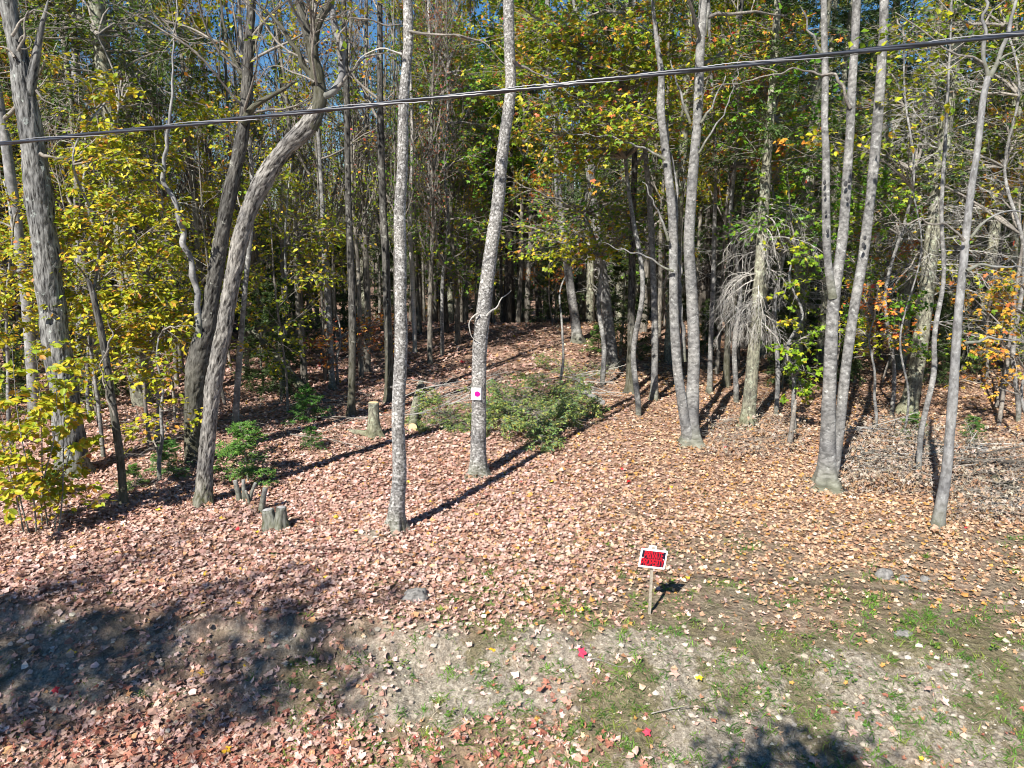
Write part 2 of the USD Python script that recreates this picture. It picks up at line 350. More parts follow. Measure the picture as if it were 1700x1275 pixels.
def stem(P, R, sides=20, ds=0.08, kind='smooth', seed=0, flare=0.0, roots=4, s0=0.0, cap=True):
    """A trunk or limb: (v, f, bark coordinates)."""
    c, r, q = curve(P, R, ds)
    rng = np.random.default_rng(seed)
    t = nrm(np.gradient(c, axis=0))
    md = nrm(c[-1] - c[0])
    ref = np.eye(3)[np.argmin(np.abs(md))]
    a = nrm(ref - t * (t @ ref)[:, None]); b = np.cross(t, a)
    th = np.arange(sides) * 2 * np.pi / sides
    ct, st_ = np.cos(th)[None], np.sin(th)[None]
    rr = np.repeat(r[:, None], sides, 1)
    if flare:
        ph = rng.uniform(0, 6.28)
        lob = 1 + (0.7 * np.cos(roots * th + ph + 0.8 * np.sin(th + ph)) + 0.25 * np.cos((2 * roots + 1) * th + 2 * ph))[None]
        qq = np.maximum(q + s0, 0); e = np.exp(-qq / 0.13)[:, None]
        rr = rr * (1 + flare * (e * lob + 0.28 * np.exp(-qq / 0.5)[:, None]))
    R0 = float(np.mean(r)); off = rng.uniform(0, 50, 3)
    bkc = np.stack([np.broadcast_to(ct * R0, rr.shape), np.broadcast_to(st_ * R0, rr.shape), np.repeat((q + s0)[:, None], sides, 1)], -1)
    if kind == 'rough':
        n = meshkit.fbm(bkc * np.array([30, 30, 6.5]) + off, 3, seed)
        rdg = np.abs(2 * n - 1)
        rr = rr * (1 + 0.24 * (meshkit.noise(bkc * np.array([5, 5, 2.4]) + off, seed) - 0.5)) + np.minimum(0.016, r[:, None] * 0.13) * (np.clip(rdg * 3.4, 0, 1) - 0.6)
    elif kind == 'mottled':
        rr = rr * (1 + 0.10 * (meshkit.noise(bkc * np.array([7, 7, 3]) + off, seed) - 0.5)) + 0.006 * (meshkit.fbm(bkc * np.array([45, 45, 26]) + off, 2, seed) - 0.5)
    else:
        rr = rr * (1 + 0.14 * (meshkit.noise(bkc * np.array([6, 6, 2.6]) + off, seed) - 0.5))
    v = c[:, None] + rr[..., None] * (ct[..., None] * a[:, None] + st_[..., None] * b[:, None])
    S = len(c)
    i, j = np.meshgrid(np.arange(S - 1), np.arange(sides), indexing='ij')
    f4 = np.stack([i * sides + j, i * sides + (j + 1) % sides, (i + 1) * sides + (j + 1) % sides, (i + 1) * sides + j], -1).reshape(-1, 4)
    f = np.vstack([f4[:, [0, 1, 2]], f4[:, [0, 2, 3]]])
    v = v.reshape(-1, 3); bkc = bkc.reshape(-1, 3)
    if cap:
        top = (S - 1) * sides + np.arange(sides)
        v = np.vstack([v, v[top].mean(0)]); bkc = np.vstack([bkc, [[0, 0, q[-1]]]])
        f = np.vstack([f, np.stack([top, np.roll(top, -1), np.full(sides, len(v) - 1)], 1)])
    return v, f, bkc

def put_stem(parent, name, P, R, m, label=None, **k):
    v, f, b = stem(P, R, **k)
    return put(parent, name, v, f, m, bk=b, smooth=True, label=label)

def px_path(pts, Y=None, dy=0.0):
    """Pixel polyline (u, v, width in pixels) -> world points and radii, standing in the plane y = Y (leaning back by dy per metre of height)."""
    P, R = [], []
    for u, v, w in pts:
        p = at(u, v, Y)
        p = at(u, v, Y + dy * (p[2] - gz(p[0], Y)))
        P.append(p); R.append(0.5 * w * depth(p) / FPX)
    return np.array(P), np.array(R)

# --- foliage carried by a branch that starts on a stem: used for the named trees
def spray(rng, start, center, size, n_leaf, palette, tmpl=DIAMOND, leaf=0.09, r0=0.012, flat=0.35, ntw=None, droop=-0.2, tilt=0.45):
    """(branch pts, rad, twig pts, twig rad, leaf v, leaf f, leaf tint): one limb from start to center that breaks up into a flat leafy spray about size metres across."""
    start = np.asarray(start, float); center = np.asarray(center, float)
    d = center - start; L = np.linalg.norm(d)
    mid = start + d * 0.55 + np.array([0, 0, 0.10 * L]) + rng.normal(0, 0.04 * L, 3)
    t = np.linspace(0, 1, 8)[:, None]
    bp = ((1 - t) ** 2 * start + 2 * t * (1 - t) * mid + t ** 2 * center + rng.normal(0, 0.012 * L, (8, 3)) * (t * (1 - t) * 4))[None]
    br = (r0 * np.linspace(1, 0.4, 8))[None]
    ntw = ntw or max(5, int(size * 9))
    p, dd, _, r = kids(rng, bp, br, L, ntw, max(0.3, 1 - size / max(L, .1)), 1.0, (25, 85), (1, 1), 0.6, flat)
    tp, tr = grow(rng, p, dd * np.array([1, 1, flat + .25]), size * rng.uniform(0.35, 0.75, len(p)), np.minimum(r, 0.007), 5, 0.16, droop * 0.12)
    p2, d2, L2, r2 = kids(rng, tp, tr, size * 0.5, 3, 0.2, 1, (30, 60), (0.35, 0.7), 0.6, flat)
    tp2, tr2 = grow(rng, p2, d2, L2, r2, 5, 0.14, droop * 0.1)
    tw = np.concatenate([tp, tp2]); twr = np.concatenate([tr, tr2])
    per = max(1, int(round(n_leaf / len(tw))))
    lp, ld, ln = on_twigs(rng, tw, per, 0.1, tilt, droop)
    lv, lf = leaves(lp, ld, ln, leaf * rng.uniform(0.65, 1.15, len(lp)), tmpl)
    return bp, br, tw, twr, lv, lf, repeat_tint(pick(rng, len(lp), palette), tmpl)

def foliate(path, specs, seed, wood=None, leafmat=None):
    """specs: dicts for spray(). Limbs become parts, twigs and leaves one part each."""
    rng = np.random.default_rng(seed)
    TW, LV, LT = [], [], []
    for s in specs:
        bp, br, tw, twr, lv, lf, lt = spray(rng, **s)
        v, f = tubes(bp, br, 6)
        put(path, 'limb', v, f, wood or B_TWIG, smooth=True)
        TW.append(tubes(tw, twr, 3)); LV.append((lv, lf)); LT.append(lt)
    if TW:
        v, f = join(TW); put(path, 'twigs', v, f, wood or B_TWIG, kind='stuff')
        v, f = join(LV); put(path, 'foliage', v, f, leafmat or M_LEAF, tint=np.vstack(LT), kind='stuff')

# ------------------------------------------------------------------ the ground
def cover(x, y):
    """How thickly fallen leaves lie, 0 to 1."""
    x = np.asarray(x, float); y = np.asarray(y, float)
    d = lip(x) - y
    c = 0.98 - 0.52 * sstep(-0.2, 2.0, x) * sstep(11.0, 8.0, y) - 0.30 * sstep(8.2, 6.8, y) * sstep(-2.5, 0.0, x)
    c = c - 0.42 * sstep(-0.35, 0.15, d) * sstep(1.35, 0.75, d)
    c = c - 0.22 * sstep(-0.2, 0.2, d) * sstep(1.3, 0.7, d) * sstep(1.5, -1.0, x) + 0.10 * sstep(0.5, 1.2, d) * sstep(0.0, 1.5, x)
    c = c - 0.08 * sstep(0.9, 1.4, d) - 0.20 * sstep(0.9, 1.4, d) * sstep(-0.6, 1.6, x)
    c = c - 0.75 * sum(np.exp(-((x - a) ** 2 + (y - b) ** 2) / (r * r)) for a, b, r, h in MOUNDS)
    c = c + 1.25 * (n2(x, y, 1.5, 11) - 0.5) * sstep(12, 8, y) + 0.7 * (n2(x, y, 4.5, 12) - 0.5)
    return np.clip(c, 0, 1)

def sandy(x, y):
    x = np.asarray(x, float); y = np.asarray(y, float)
    d = lip(x) - y
    s = sstep(-0.45, 0.1, d) * sstep(2.0, 0.9, d) + 0.35 * sstep(9.5, 7.0, y) * sstep(-0.5, 1.0, x) + 0.25 * sstep(0.5, 1.5, d)
    m = sum(np.exp(-((x - a) ** 2 + (y - b) ** 2) / (r * r)) for a, b, r, h in MOUNDS)
    return np.clip(0.40 * s + 0.14 * sstep(-0.2, 0.2, d) * sstep(1.4, 0.7, d) * sstep(2.0, -0.5, x) + 1.3 * (n2(x, y, 1.8, 14) - 0.5) * sstep(0.02, 0.5, s) + 0.5 * (n2(x, y, 6, 15) - 0.5) * sstep(0.02, 0.4, s) + 0.8 * sstep(0.25, 0.7, m), 0, 1)

def grassy(x, y):
    x = np.asarray(x, float); y = np.asarray(y, float)
    g = 0.62 * sstep(9.8, 7.4, y) * sstep(-3.0, 0.5, x) + 0.42 * sstep(6.8, 6.0, y)
    return np.clip(sstep(0.40, 0.85, g + 1.3 * (n2(x, y, 1.6, 17) - 0.5) + 0.6 * (n2(x, y, 6, 18) - 0.5)) * (1 - 0.7 * sandy(x, y)), 0, 1)

def axis(lo, hi, flo, fhi, h, far):
    a = list(np.arange(flo, fhi, h))
    s = h
    while a[-1] < hi: s = min(s * 1.12, far); a.append(a[-1] + s)
    s = h
    while a[0] > lo: s = min(s * 1.12, far); a.insert(0, a[0] - s)
    return np.array(a)

gx = axis(-260, 260, -6.5, 7.5, 0.06, 12); gy = axis(-160, 320, 3.2, 11.0, 0.055, 12)
X, Y = np.meshgrid(gx, gy, indexing='ij')
V = np.stack([X, Y, gz(X, Y)], -1).reshape(-1, 3)
ii, jj = np.meshgrid(np.arange(len(gx) - 1), np.arange(len(gy) - 1), indexing='ij')
k0 = ii * len(gy) + jj
F = np.stack([k0, k0 + len(gy), k0 + len(gy) + 1, k0 + 1], -1).reshape(-1, 4)
mask = np.stack([sandy(X, Y), grassy(X, Y), cover(X, Y)], -1).reshape(-1, 3)
M_GROUND = mat('forest_floor', {
    'a': ('attribute', {'attribute': 'tint'}), 's': ('separate_color', {}), 'g': ('geometry', {}),
    'n1': ('noise_texture', {'scale': 5.0, 'detail': 6.0, 'roughness': 0.7}), 'soil': ('rgb_ramp', {'ramp': [(0.30, (0.10, 0.08, 0.06)), (0.55, (0.21, 0.18, 0.135)), (0.75, (0.31, 0.27, 0.205))]}),
    'n2': ('noise_texture', {'scale': 22.0, 'detail': 6.0, 'roughness': 0.75}), 'sand': ('rgb_ramp', {'ramp': [(0.30, (0.13, 0.11, 0.085)), (0.50, (0.27, 0.24, 0.195)), (0.72, (0.48, 0.44, 0.37))]}),
    'mg': ('rgb_ramp', {'ramp': [(0.35, (0.07, 0.075, 0.03)), (0.65, (0.20, 0.175, 0.09))]}),
    'v': ('voronoi_texture', {'scale': 15.0}), 'sv': ('separate_color', {}),
    'vm': ('mapping', {'scale': (1.0, 1.0, 0.05)}),
    'lit': ('rgb_ramp', {'ramp': [(0.0, (0.12, 0.075, 0.055)), (0.35, (0.27, 0.16, 0.115)), (0.7, (0.42, 0.27, 0.205)), (1.0, (0.50, 0.35, 0.27))]}),
    'vd': ('map_range', {'from_min': 0.25, 'from_max': 0.75, 'to_min': 1.0, 'to_max': 0.35, 'clamp': True}),
    'x1': ('mix', {}), 'x2': ('mix', {}), 'x3': ('mix', {}), 'mu': ('math', {'math_type': 'multiply', 'value2': 0.9}), 'mg2': ('math', {'math_type': 'multiply', 'value2': 0.75}),
    'n4': ('noise_texture', {'scale': 8.0, 'detail': 8.0, 'roughness': 0.78}), 'sa': ('math', {'math_type': 'add'}), 'sf': ('map_range', {'from_min': 0.98, 'from_max': 1.08, 'to_min': 0.0, 'to_max': 1.0, 'clamp': True}),
    'n5': ('noise_texture', {'scale': 60.0, 'detail': 5.0, 'roughness': 0.8}), 'sp': ('rgb_ramp', {'ramp': [(0.32, (0.32, 0.31, 0.29)), (0.6, (1.2, 1.2, 1.2))]}), 'x4': ('mix', {'mix_type': 'multiply', 'fac': 0.8}),
    'h': ('math', {'math_type': 'add'}), 'b': ('bump', {'strength': 1.0, 'distance': 0.03}),
    'p': ('principled_bsdf', {'roughness': 0.95, 'specular_ior_level': 0.1})},
    [('a.color', 's.color'), ('g.position', 'n1.vector'), ('g.position', 'n2.vector'), ('g.position', 'vm.vector'), ('vm.vector', 'v.vector'),
     ('n1.fac', 'soil.fac'), ('n2.fac', 'sand.fac'), ('n2.fac', 'mg.fac'), ('v.color', 'sv.color'), ('sv.r', 'lit.fac'),
     ('s.g', 'mg2.value1'), ('mg2.value', 'x1.fac'), ('soil.color', 'x1.color1'), ('mg.color', 'x1.color2'),
     ('g.position', 'n4.vector'), ('s.r', 'sa.value1'), ('n4.fac', 'sa.value2'), ('sa.value', 'sf.value'), ('sf.result', 'x2.fac'), ('g.position', 'n5.vector'), ('n5.fac', 'sp.fac'), ('x3.color', 'x4.color1'), ('sp.color', 'x4.color2'), ('x1.color', 'x2.color1'), ('sand.color', 'x2.color2'),
     ('s.b', 'mu.value1'), ('mu.value', 'x3.fac'), ('x2.color', 'x3.color1'), ('lit.color', 'x3.color2'),
     ('x4.color', 'p.base_color'), ('n2.fac', 'h.value1'), ('v.distance', 'h.value2'), ('h.value', 'b.height'), ('b.normal', 'p.normal')])
put('/World', 'ground', V, F, M_GROUND, tint=mask, smooth=True, kind='structure')

# ------------------------------------------------------------------ overhead cable: two insulated strands laid round a bright bare strand
def cable():
    A, B = at(-60, 244.5, 4.15), at(1760, 48, 3.05)
    mid = at(860, 162.5, 3.55)
    t = np.linspace(-0.6, 1.6, 700)
    sag = (mid[2] - 0.5 * (A[2] + B[2]))
    c = A[None] + (B - A)[None] * t[:, None]
    c[:, 2] += sag * (1 - (2 * t - 1) ** 2)
    path = thing('overhead_cable', 'dark twisted overhead cable crossing the whole view high above the leaf-covered ground', 'cable')
    d = nrm(np.gradient(c, axis=0)); a = nrm(np.cross(d, [0, 0, 1.0])); b = np.cross(d, a)
    s = np.concatenate([[0], np.cumsum(np.linalg.norm(np.diff(c, axis=0), axis=1))])
    blk = plain('cable_rubber', (0.02, 0.024, 0.036), 0.35, 0.2, 60, 0.7)
    alu = mat('bare_aluminium', {'p': ('principled_bsdf', {'base_color': (0.34, 0.35, 0.38), 'metallic': 0.6, 'roughness': 0.5})}, [])
    for k, (nm_, m, r) in enumerate((('insulated_strand', blk, 0.0074), ('insulated_strand', blk, 0.0074), ('bare_strand', alu, 0.0018))):
        ph = 2 * np.pi * (s / 0.9) + k * 2.1
        o = 0.0052 if k < 2 else 0.0108
        p = c + o * (np.cos(ph)[:, None] * a + np.sin(ph)[:, None] * b)
        v, f = tubes(p[None], np.full((1, len(p)), r), 6)
        put(path, nm_, v, f, m, smooth=True)
cable()

# ------------------------------------------------------------------ named trees
TREES = {}
def extend(P, R, top, rtop=0.03, seed=0):
    """Carries a stem on above the frame to the height top."""
    rng = np.random.default_rng(seed)
    P = list(P); R = list(R)
    d = nrm(P[-1] - P[-2])
    while P[-1][2] < top:
        d = nrm(d + np.array([0, 0, 0.18]) + rng.normal(0, 0.05, 3))
        n = min(1.5, top - P[-1][2] + 0.3)
        P.append(P[-1] + d * n)
        R.append(max(rtop, R[-1] * (1 - 0.085 * n)))
    return np.array(P), np.array(R)

def crown(path, P, R, zmin, nl, palette, nleaf, seed, L=2.6, wood=None, leaf=0.11, ang=(35, 65), up=0.06, tmpl=DIAMOND, zmax=99):
    rng = np.random.default_rng(seed)
    c, r, q = curve(P, R, 0.25)
    sel = np.where((c[:, 2] > zmin) & (c[:, 2] < zmax))[0]
    if len(sel) < 3: return
    c, r = c[sel][None], r[sel][None]
    p, d, LL, rr = kids(rng, c, r, L, nl, 0.0, 1.0, ang, (0.6, 1.1), 0.5)
    p1, r1 = grow(rng, p, d, LL, np.minimum(rr, 0.05), 8, 0.16, up)
    for k in range(len(p1)):
        v, f = tubes(p1[k:k + 1], r1[k:k + 1], 6)
        put(path, 'limb', v, f, wood or B_TWIG, smooth=True)
    p, d, LL, rr = kids(rng, p1, r1, LL, 5, 0.2, 1.0, (30, 60), (0.35, 0.65), 0.55)
    p2, r2 = grow(rng, p, d, LL, rr, 6, 0.18, up)
    p, d, LL, rr = kids(rng, p2, r2, LL, 4, 0.2, 1.0, (30, 60), (0.4, 0.7), 0.6)
    p3, r3 = grow(rng, p, d, LL, rr, 5, 0.2, up)
    v, f = join([tubes(p2, r2, 4), tubes(p3, np.maximum(r3, 0.002), 3)])
    put(path, 'twigs', v, f, wood or B_TWIG, kind='stuff')
    if nleaf:
        lp, ld, ln = on_twigs(rng, p3, max(1, int(nleaf / len(p3))), 0.1, 0.5, -0.2, 0.06)
        lv, lf = leaves(lp, ld, ln, leaf * rng.uniform(0.7, 1.2, len(lp)), tmpl)
        put(path, 'foliage', lv, lf, M_LEAF, tint=repeat_tint(pick(rng, len(lp), palette), tmpl), kind='stuff')

WIDTH = {1: 0.82, 2: 0.78, 3: 0.86, 4: 0.87, 5: 0.90, 6: 0.86, 7: 0.77, 8: 0.84, 9: 0.85}
def base_of(u, v):
    return ground(u, v)

def tree(name, label, pts, barkm, kind, seed, dy=0.0, top=None, flare=0.5, roots=4, sides=24, ds=0.06, cat='tree', Y=None):
    """pts: (u, v, width) from the ground up. Returns (path, P, R)."""
    Y = Y or base_of(pts[0][0], pts[0][1])[1]
    P, R = px_path([(u, v, w * WIDTH.get(seed, 1.0)) for u, v, w in pts], Y, dy)
    P[0][2] = gz(P[0][0], P[0][1])
    if top: P, R = extend(P, R, top, seed=seed)
    path = thing(name, label, cat)
    d = nrm(P[1] - P[0])
    P2 = np.vstack([P[0] - d * 0.2, P]); R2 = np.concatenate([[R[0] * 1.05], R])
    v, f, b = stem(P2, R2, sides=sides, ds=ds, kind=kind, seed=seed, flare=0, cap=True)
    if flare:
        v, f, b = stem(P2, R2, sides=sides, ds=ds, kind=kind, seed=seed, flare=flare, roots=roots, s0=-0.2)
    put(path, 'trunk', v, f, barkm, bk=b, smooth=True)
    TREES[name + str(seed)] = (path, P, R, Y)
    return path, P, R, Y

def limb_px(path, pts, Y, barkm, kind='smooth', seed=0, dy=0.0, sides=12, ds=0.06, top=None, name='limb', start=None, label=None):
    P, R = px_path(pts, Y, 0)
    P[:, 1] += 0
    if dy:
        k = np.linspace(0, 1, len(P))
        for i, (u, v, w) in enumerate(pts): P[i] = at(u, v, Y + dy * k[i])
    if start is not None: P = np.vstack([start, P]); R = np.concatenate([[R[0]], R])
    if top: P, R = extend(P, R, top, seed=seed)
    if R[0] < 0.06 and len(P) > 2:
        P, R, q = curve(P, R, max(0.10, 3 * R[0]))
        P = P + np.random.default_rng(seed + 5000).normal(0, min(0.016, 0.02 + 0 * R[0]), P.shape) * np.clip(q / 0.3, 0, 1)[:, None]
        R = R * np.random.default_rng(seed + 6000).uniform(0.88, 1.12, len(R)) * np.linspace(1, 0.5 if not top else 0.8, len(R))
    put_stem(path, name, P, R, barkm, sides=sides, ds=ds, kind=kind, seed=seed, label=label)
    return P, R

# far left: broad old trunk with rough bark and broken snags at its top
p, P, R, Yt = tree('old_maple_tree', 'broad old rough-barked tree with broken snags at far left, behind the yellow bush',
    [(124, 790, 56), (112, 700, 52), (100, 610, 50), (88, 520, 50), (78, 430, 48), (64, 320, 47), (54, 240, 45), (42, 165, 42), (36, 120, 36), (33, 96, 30)], B_ROUGH, 'rough', 1, flare=0.35, sides=56, ds=0.035)
limb_px(p, [(44, 190, 26), (36, 130, 28), (26, 70, 28), (14, 10, 25), (8, -40, 24)], Yt, B_ROUGH, 'rough', 11, top=9.5, sides=24, name='trunk_fork')
limb_px(p, [(44, 200, 20), (50, 150, 17), (58, 105, 14), (66, 60, 10), (74, 25, 6), (80, 0, 2)], Yt - 0.02, B_ROUGH, 'smooth', 12, name='snag')
for k, q in enumerate(([(24, 95, 5), (8, 78, 4), (-10, 76, 3)], [(30, 85, 6), (40, 60, 5), (44, 20, 4)], [(20, 60, 5), (45, 25, 4), (80, 22, 3), (92, 30, 2)], [(32, 70, 4), (44, 58, 3), (47, 78, 2.5), (36, 82, 2)], [(60, 150, 5), (72, 165, 4), (90, 175, 2)],
                        [(66, 255, 7), (90, 262, 4), (100, 264, 2)])):
    limb_px(p, q, Yt - 0.15, B_TWIG, 'smooth', 20 + k, sides=7, name='snag')
crown(p, *px_path([(8, -40, 24), (0, -160, 20), (-20, -420, 10)], Yt), 6.5, 8, YG, 900, 31)

# the leaning, crooked tree
p, P, R, Yt = tree('leaning_tree', 'crooked leaning tree with deeply furrowed bark, bending right below the cable',
    [(337, 838, 32), (340, 790, 30), (345, 730, 30), (353, 650, 32), (366, 575, 33), (381, 490, 32), (394, 420, 33), (414, 350, 35), (444, 288, 37), (480, 240, 34), (512, 207, 36), (527, 180, 32)], B_LEAN, 'rough', 2, flare=0.45, sides=48, ds=0.035)
limb_px(p, [(515, 212, 25), (530, 172, 23), (528, 130, 20), (519, 90, 18), (512, 60, 17), (500, 20, 14), (492, -30, 13)], Yt, B_DARK, 'rough', 41, sides=24, top=9, name='upright_limb')
limb_px(p, [(529, 140, 16), (521, 100, 16), (523, 62, 14), (532, 30, 13), (548, 2, 12), (556, -30, 10)], Yt - 0.03, B_DARK, 'rough', 42, sides=18, top=8, name='upright_limb')
limb_px(p, [(522, 182, 12), (533, 163, 13), (548, 157, 13), (562, 140, 14), (568, 112, 13), (566, 80, 12), (560, 50, 12), (553, 20, 11), (560, -30, 9)], Yt, B_SLATE, 'smooth', 43, sides=14, top=8.5, name='upright_limb')
limb_px(p, [(529, 158, 12), (519, 135, 11), (508, 115, 10), (495, 88, 9), (478, 55, 9), (458, 32, 8), (430, 8, 7), (408, -20, 6)], Yt, B_DARK, 'smooth', 44, sides=10, name='limb')
limb_px(p, [(562, 145, 6), (585, 115, 5), (604, 97, 4.5), (640, 90, 3), (668, 84, 2)], Yt - .1, B_TWIG, 'smooth', 45, sides=8)
limb_px(p, [(567, 100, 5), (560, 70, 5), (575, 38, 4.5), (630, 38, 4), (668, 40, 3)], Yt - .1, B_TWIG, 'smooth', 46, sides=8)
limb_px(p, [(522, 136, 4), (500, 125, 3.5), (465, 113, 3), (440, 118, 2.5), (430, 132, 2)], Yt - .1, B_TWIG, 'smooth', 47, sides=6)
crown(p, *px_path([(530, 165, 10), (512, 60, 10), (500, 0, 8), (492, -220, 6)], Yt), 4.9, 22, YG, 160, 32, L=1.9, wood=B_TWIG, leaf=0.09)

# the dark, bulging tree behind it
p, P, R, Yt = tree('bulging_tree', 'dark mossy tree with a bulging trunk, directly behind the leaning tree',
    [(322, 772, 30), (320, 700, 30), (324, 640, 36), (334, 580, 42), (343, 545, 36), (350, 500, 30), (360, 440, 27), (372, 370, 27), (386, 300, 25), (400, 240, 23), (408, 180, 22), (411, 120, 20), (414, 60, 17), (418, 0, 15), (420, -40, 14)], B_DARK, 'rough', 3, flare=0.25, sides=40, ds=0.04, top=9)
limb_px(p, [(331, 555, 11), (326, 490, 11), (316, 440, 11), (305, 400, 11), (296, 350, 10), (275, 300, 9), (273, 262, 8), (282, 200, 7), (286, 140, 6), (290, 60, 5), (296, -20, 5)], Yt - 0.15, B_SLATE, 'smooth', 51, name='side_stem', label='slim pale grey side stem')
limb_px(p, [(403, 205, 13), (420, 178, 10), (445, 162, 8), (470, 148, 6), (490, 135, 4)], Yt - .1, B_DARK, 'smooth', 52, sides=9)
limb_px(p, [(409, 135, 13), (398, 118, 11), (386, 90, 9), (372, 50, 7), (364, 0, 6)], Yt, B_DARK, 'smooth', 53, sides=9)
limb_px(p, [(412, 110, 9), (428, 60, 7), (438, 20, 6), (446, -20, 5)], Yt, B_DARK, 'smooth', 54, sides=9)
limb_px(p, [(274, 285, 5), (262, 275, 4), (256, 282, 3)], Yt - .2, B_SLATE, 'smooth', 55, sides=7)
crown(p, *px_path([(408, 200, 10), (411, 100, 10), (418, 0, 8), (425, -200, 6)], Yt), 4.8, 20, YG, 100, 33, L=1.9, wood=B_TWIG, leaf=0.09)

# two mottled trees in the middle of the clearing
p, P, R, Yt = tree('mottled_tree', 'straight pale mottled tree nearest the camera, left of the marked trunk',
    [(657, 882, 26), (659, 840, 25), (663, 790, 26), (662, 740, 25), (661, 690, 24), (664, 620, 25), (666, 560, 24), (665, 500, 23), (665, 420, 23), (664, 350, 22), (667, 300, 21), (669, 230, 20), (670, 170, 20), (675, 110, 18), (678, 55, 19), (677, 0, 18), (679, -60, 17)], B_PALE, 'mottled', 4, flare=0.75, roots=4, sides=40, ds=0.03, top=14)
limb_px(p, [(680, 52, 6), (705, 56, 4.5), (750, 56, 3.5), (790, 65, 3), (815, 82, 2.4), (845, 115, 2)], Yt - .05, B_TWIG, 'smooth', 61, sides=7)
limb_px(p, [(752, 57, 3), (790, 66, 2.6), (822, 60, 2)], Yt - .05, B_TWIG, 'smooth', 62, sides=6)
limb_px(p, [(668, 90, 4), (640, 84, 3), (600, 97, 3), (585, 112, 2)], Yt - .1, B_DEAD, 'smooth', 63, sides=6)
crown(p, P, R, 7.6, 13, MIXM, 1500, 34, L=2.4)
MOTTLED = (p, P, R, Yt)

p, P, R, Yt = tree('marked_tree', 'grey mottled tree bending right, carrying the white marker with a magenta dot',
    [(793, 790, 30), (794, 745, 27), (795, 690, 27), (795, 640, 26), (796, 590, 27), (800, 540, 27), (806, 490, 26), (812, 440, 26), (818, 395, 24), (825, 350, 24), (831, 290, 22), (836, 240, 21), (843, 190, 21), (848, 140, 20), (846, 90, 20), (845, 40, 20), (844, 0, 20), (846, -60, 18)], B_PALE, 'mottled', 5, flare=0.45, roots=3, sides=40, ds=0.03, top=14)
limb_px(p, [(794, 520, 4), (783, 530, 3), (780, 545, 3), (784, 556, 2.5), (794, 566, 2)], Yt - .15, B_DEAD, 'smooth', 64, sides=6)
limb_px(p, [(808, 525, 5), (828, 505, 3.5), (848, 480, 2)], Yt - .1, B_DEAD, 'smooth', 65, sides=6)
limb_px(p, [(852, 100, 6), (880, 118, 4), (910, 130, 3), (950, 160, 2)], Yt - .1, B_TWIG, 'smooth', 66, sides=6)
crown(p, P, R, 7.8, 13, MIXM, 1500, 35, L=2.4)
MARKED = (p, P, R, Yt)

# the double tree right of the middle
p, P, R, Yt = tree('double_maple_tree', 'smooth grey tree splitting into two tall stems at its mossy base',
    [(1147, 738, 34), (1148, 700, 27), (1150, 650, 24), (1152, 590, 23), (1150, 520, 22), (1146, 450, 21), (1144, 400, 20), (1147, 340, 20), (1152, 270, 19), (1157, 210, 18), (1160, 150, 18), (1162, 90, 17), (1166, 30, 16), (1168, -30, 15)], B_SMOOTH, 'smooth', 6, flare=0.55, sides=32, ds=0.05, top=14)
limb_px(p, [(1147, 752, 20), (1142, 725, 20), (1136, 690, 17), (1128, 640, 16), (1122, 580, 16), (1119, 520, 15), (1118, 450, 15), (1117, 380, 14), (1113, 320, 14), (1107, 270, 13), (1101, 220, 13), (1097, 180, 14), (1098, 130, 11), (1092, 80, 8), (1085, 20, 6), (1080, -40, 5)], Yt - 0.06, B_SMOOTH, 'smooth', 71, sides=24, top=10, name='stem')
limb_px(p, [(1136, 600, 9), (1132, 520, 8), (1127, 440, 8), (1123, 370, 8), (1122, 300, 7), (1110, 240, 6), (1108, 200, 5)], Yt + 0.15, B_SMOOTH, 'smooth', 72, sides=10, name='stem')
limb_px(p, [(1168, 60, 9), (1174, 30, 8), (1178, -30, 7)], Yt, B_SMOOTH, 'smooth', 73, sides=10, top=10)
limb_px(p, [(1146, 205, 5), (1133, 165, 5), (1122, 130, 4.5), (1112, 100, 4)], Yt - .1, B_SMOOTH, 'smooth', 74, sides=8)
limb_px(p, [(1163, 205, 5), (1178, 180, 4.5), (1192, 155, 4), (1203, 128, 3)], Yt - .1, B_SMOOTH, 'smooth', 75, sides=8)
limb_px(p, [(1160, 255, 4), (1178, 225, 3.5), (1198, 195, 3.2), (1213, 160, 3), (1222, 120, 2.4), (1228, 90, 2)], Yt - .1, B_SMOOTH, 'smooth', 76, sides=8)
limb_px(p, [(1110, 400, 5), (1092, 350, 4), (1075, 320, 3.4), (1070, 300, 2.4)], Yt - .2, B_SMOOTH, 'smooth', 77, sides=8)
limb_px(p, [(1104, 265, 5), (1080, 252, 4), (1050, 240, 3.4), (1020, 228, 2.8), (975, 225, 2.4), (915, 208, 2)], Yt - .2, B_SMOOTH, 'smooth', 78, sides=8)
limb_px(p, [(1118, 450, 4.5), (1095, 440, 4), (1075, 425, 3.5), (1040, 418, 3), (1000, 400, 2)], Yt - .2, B_SMOOTH, 'smooth', 79, sides=8)
crown(p, P, R, 5.2, 16, MIXM, 2600, 36, L=2.6, leaf=0.10, tmpl=MAPLE)
DOUBLE = (p, P, R, Yt)

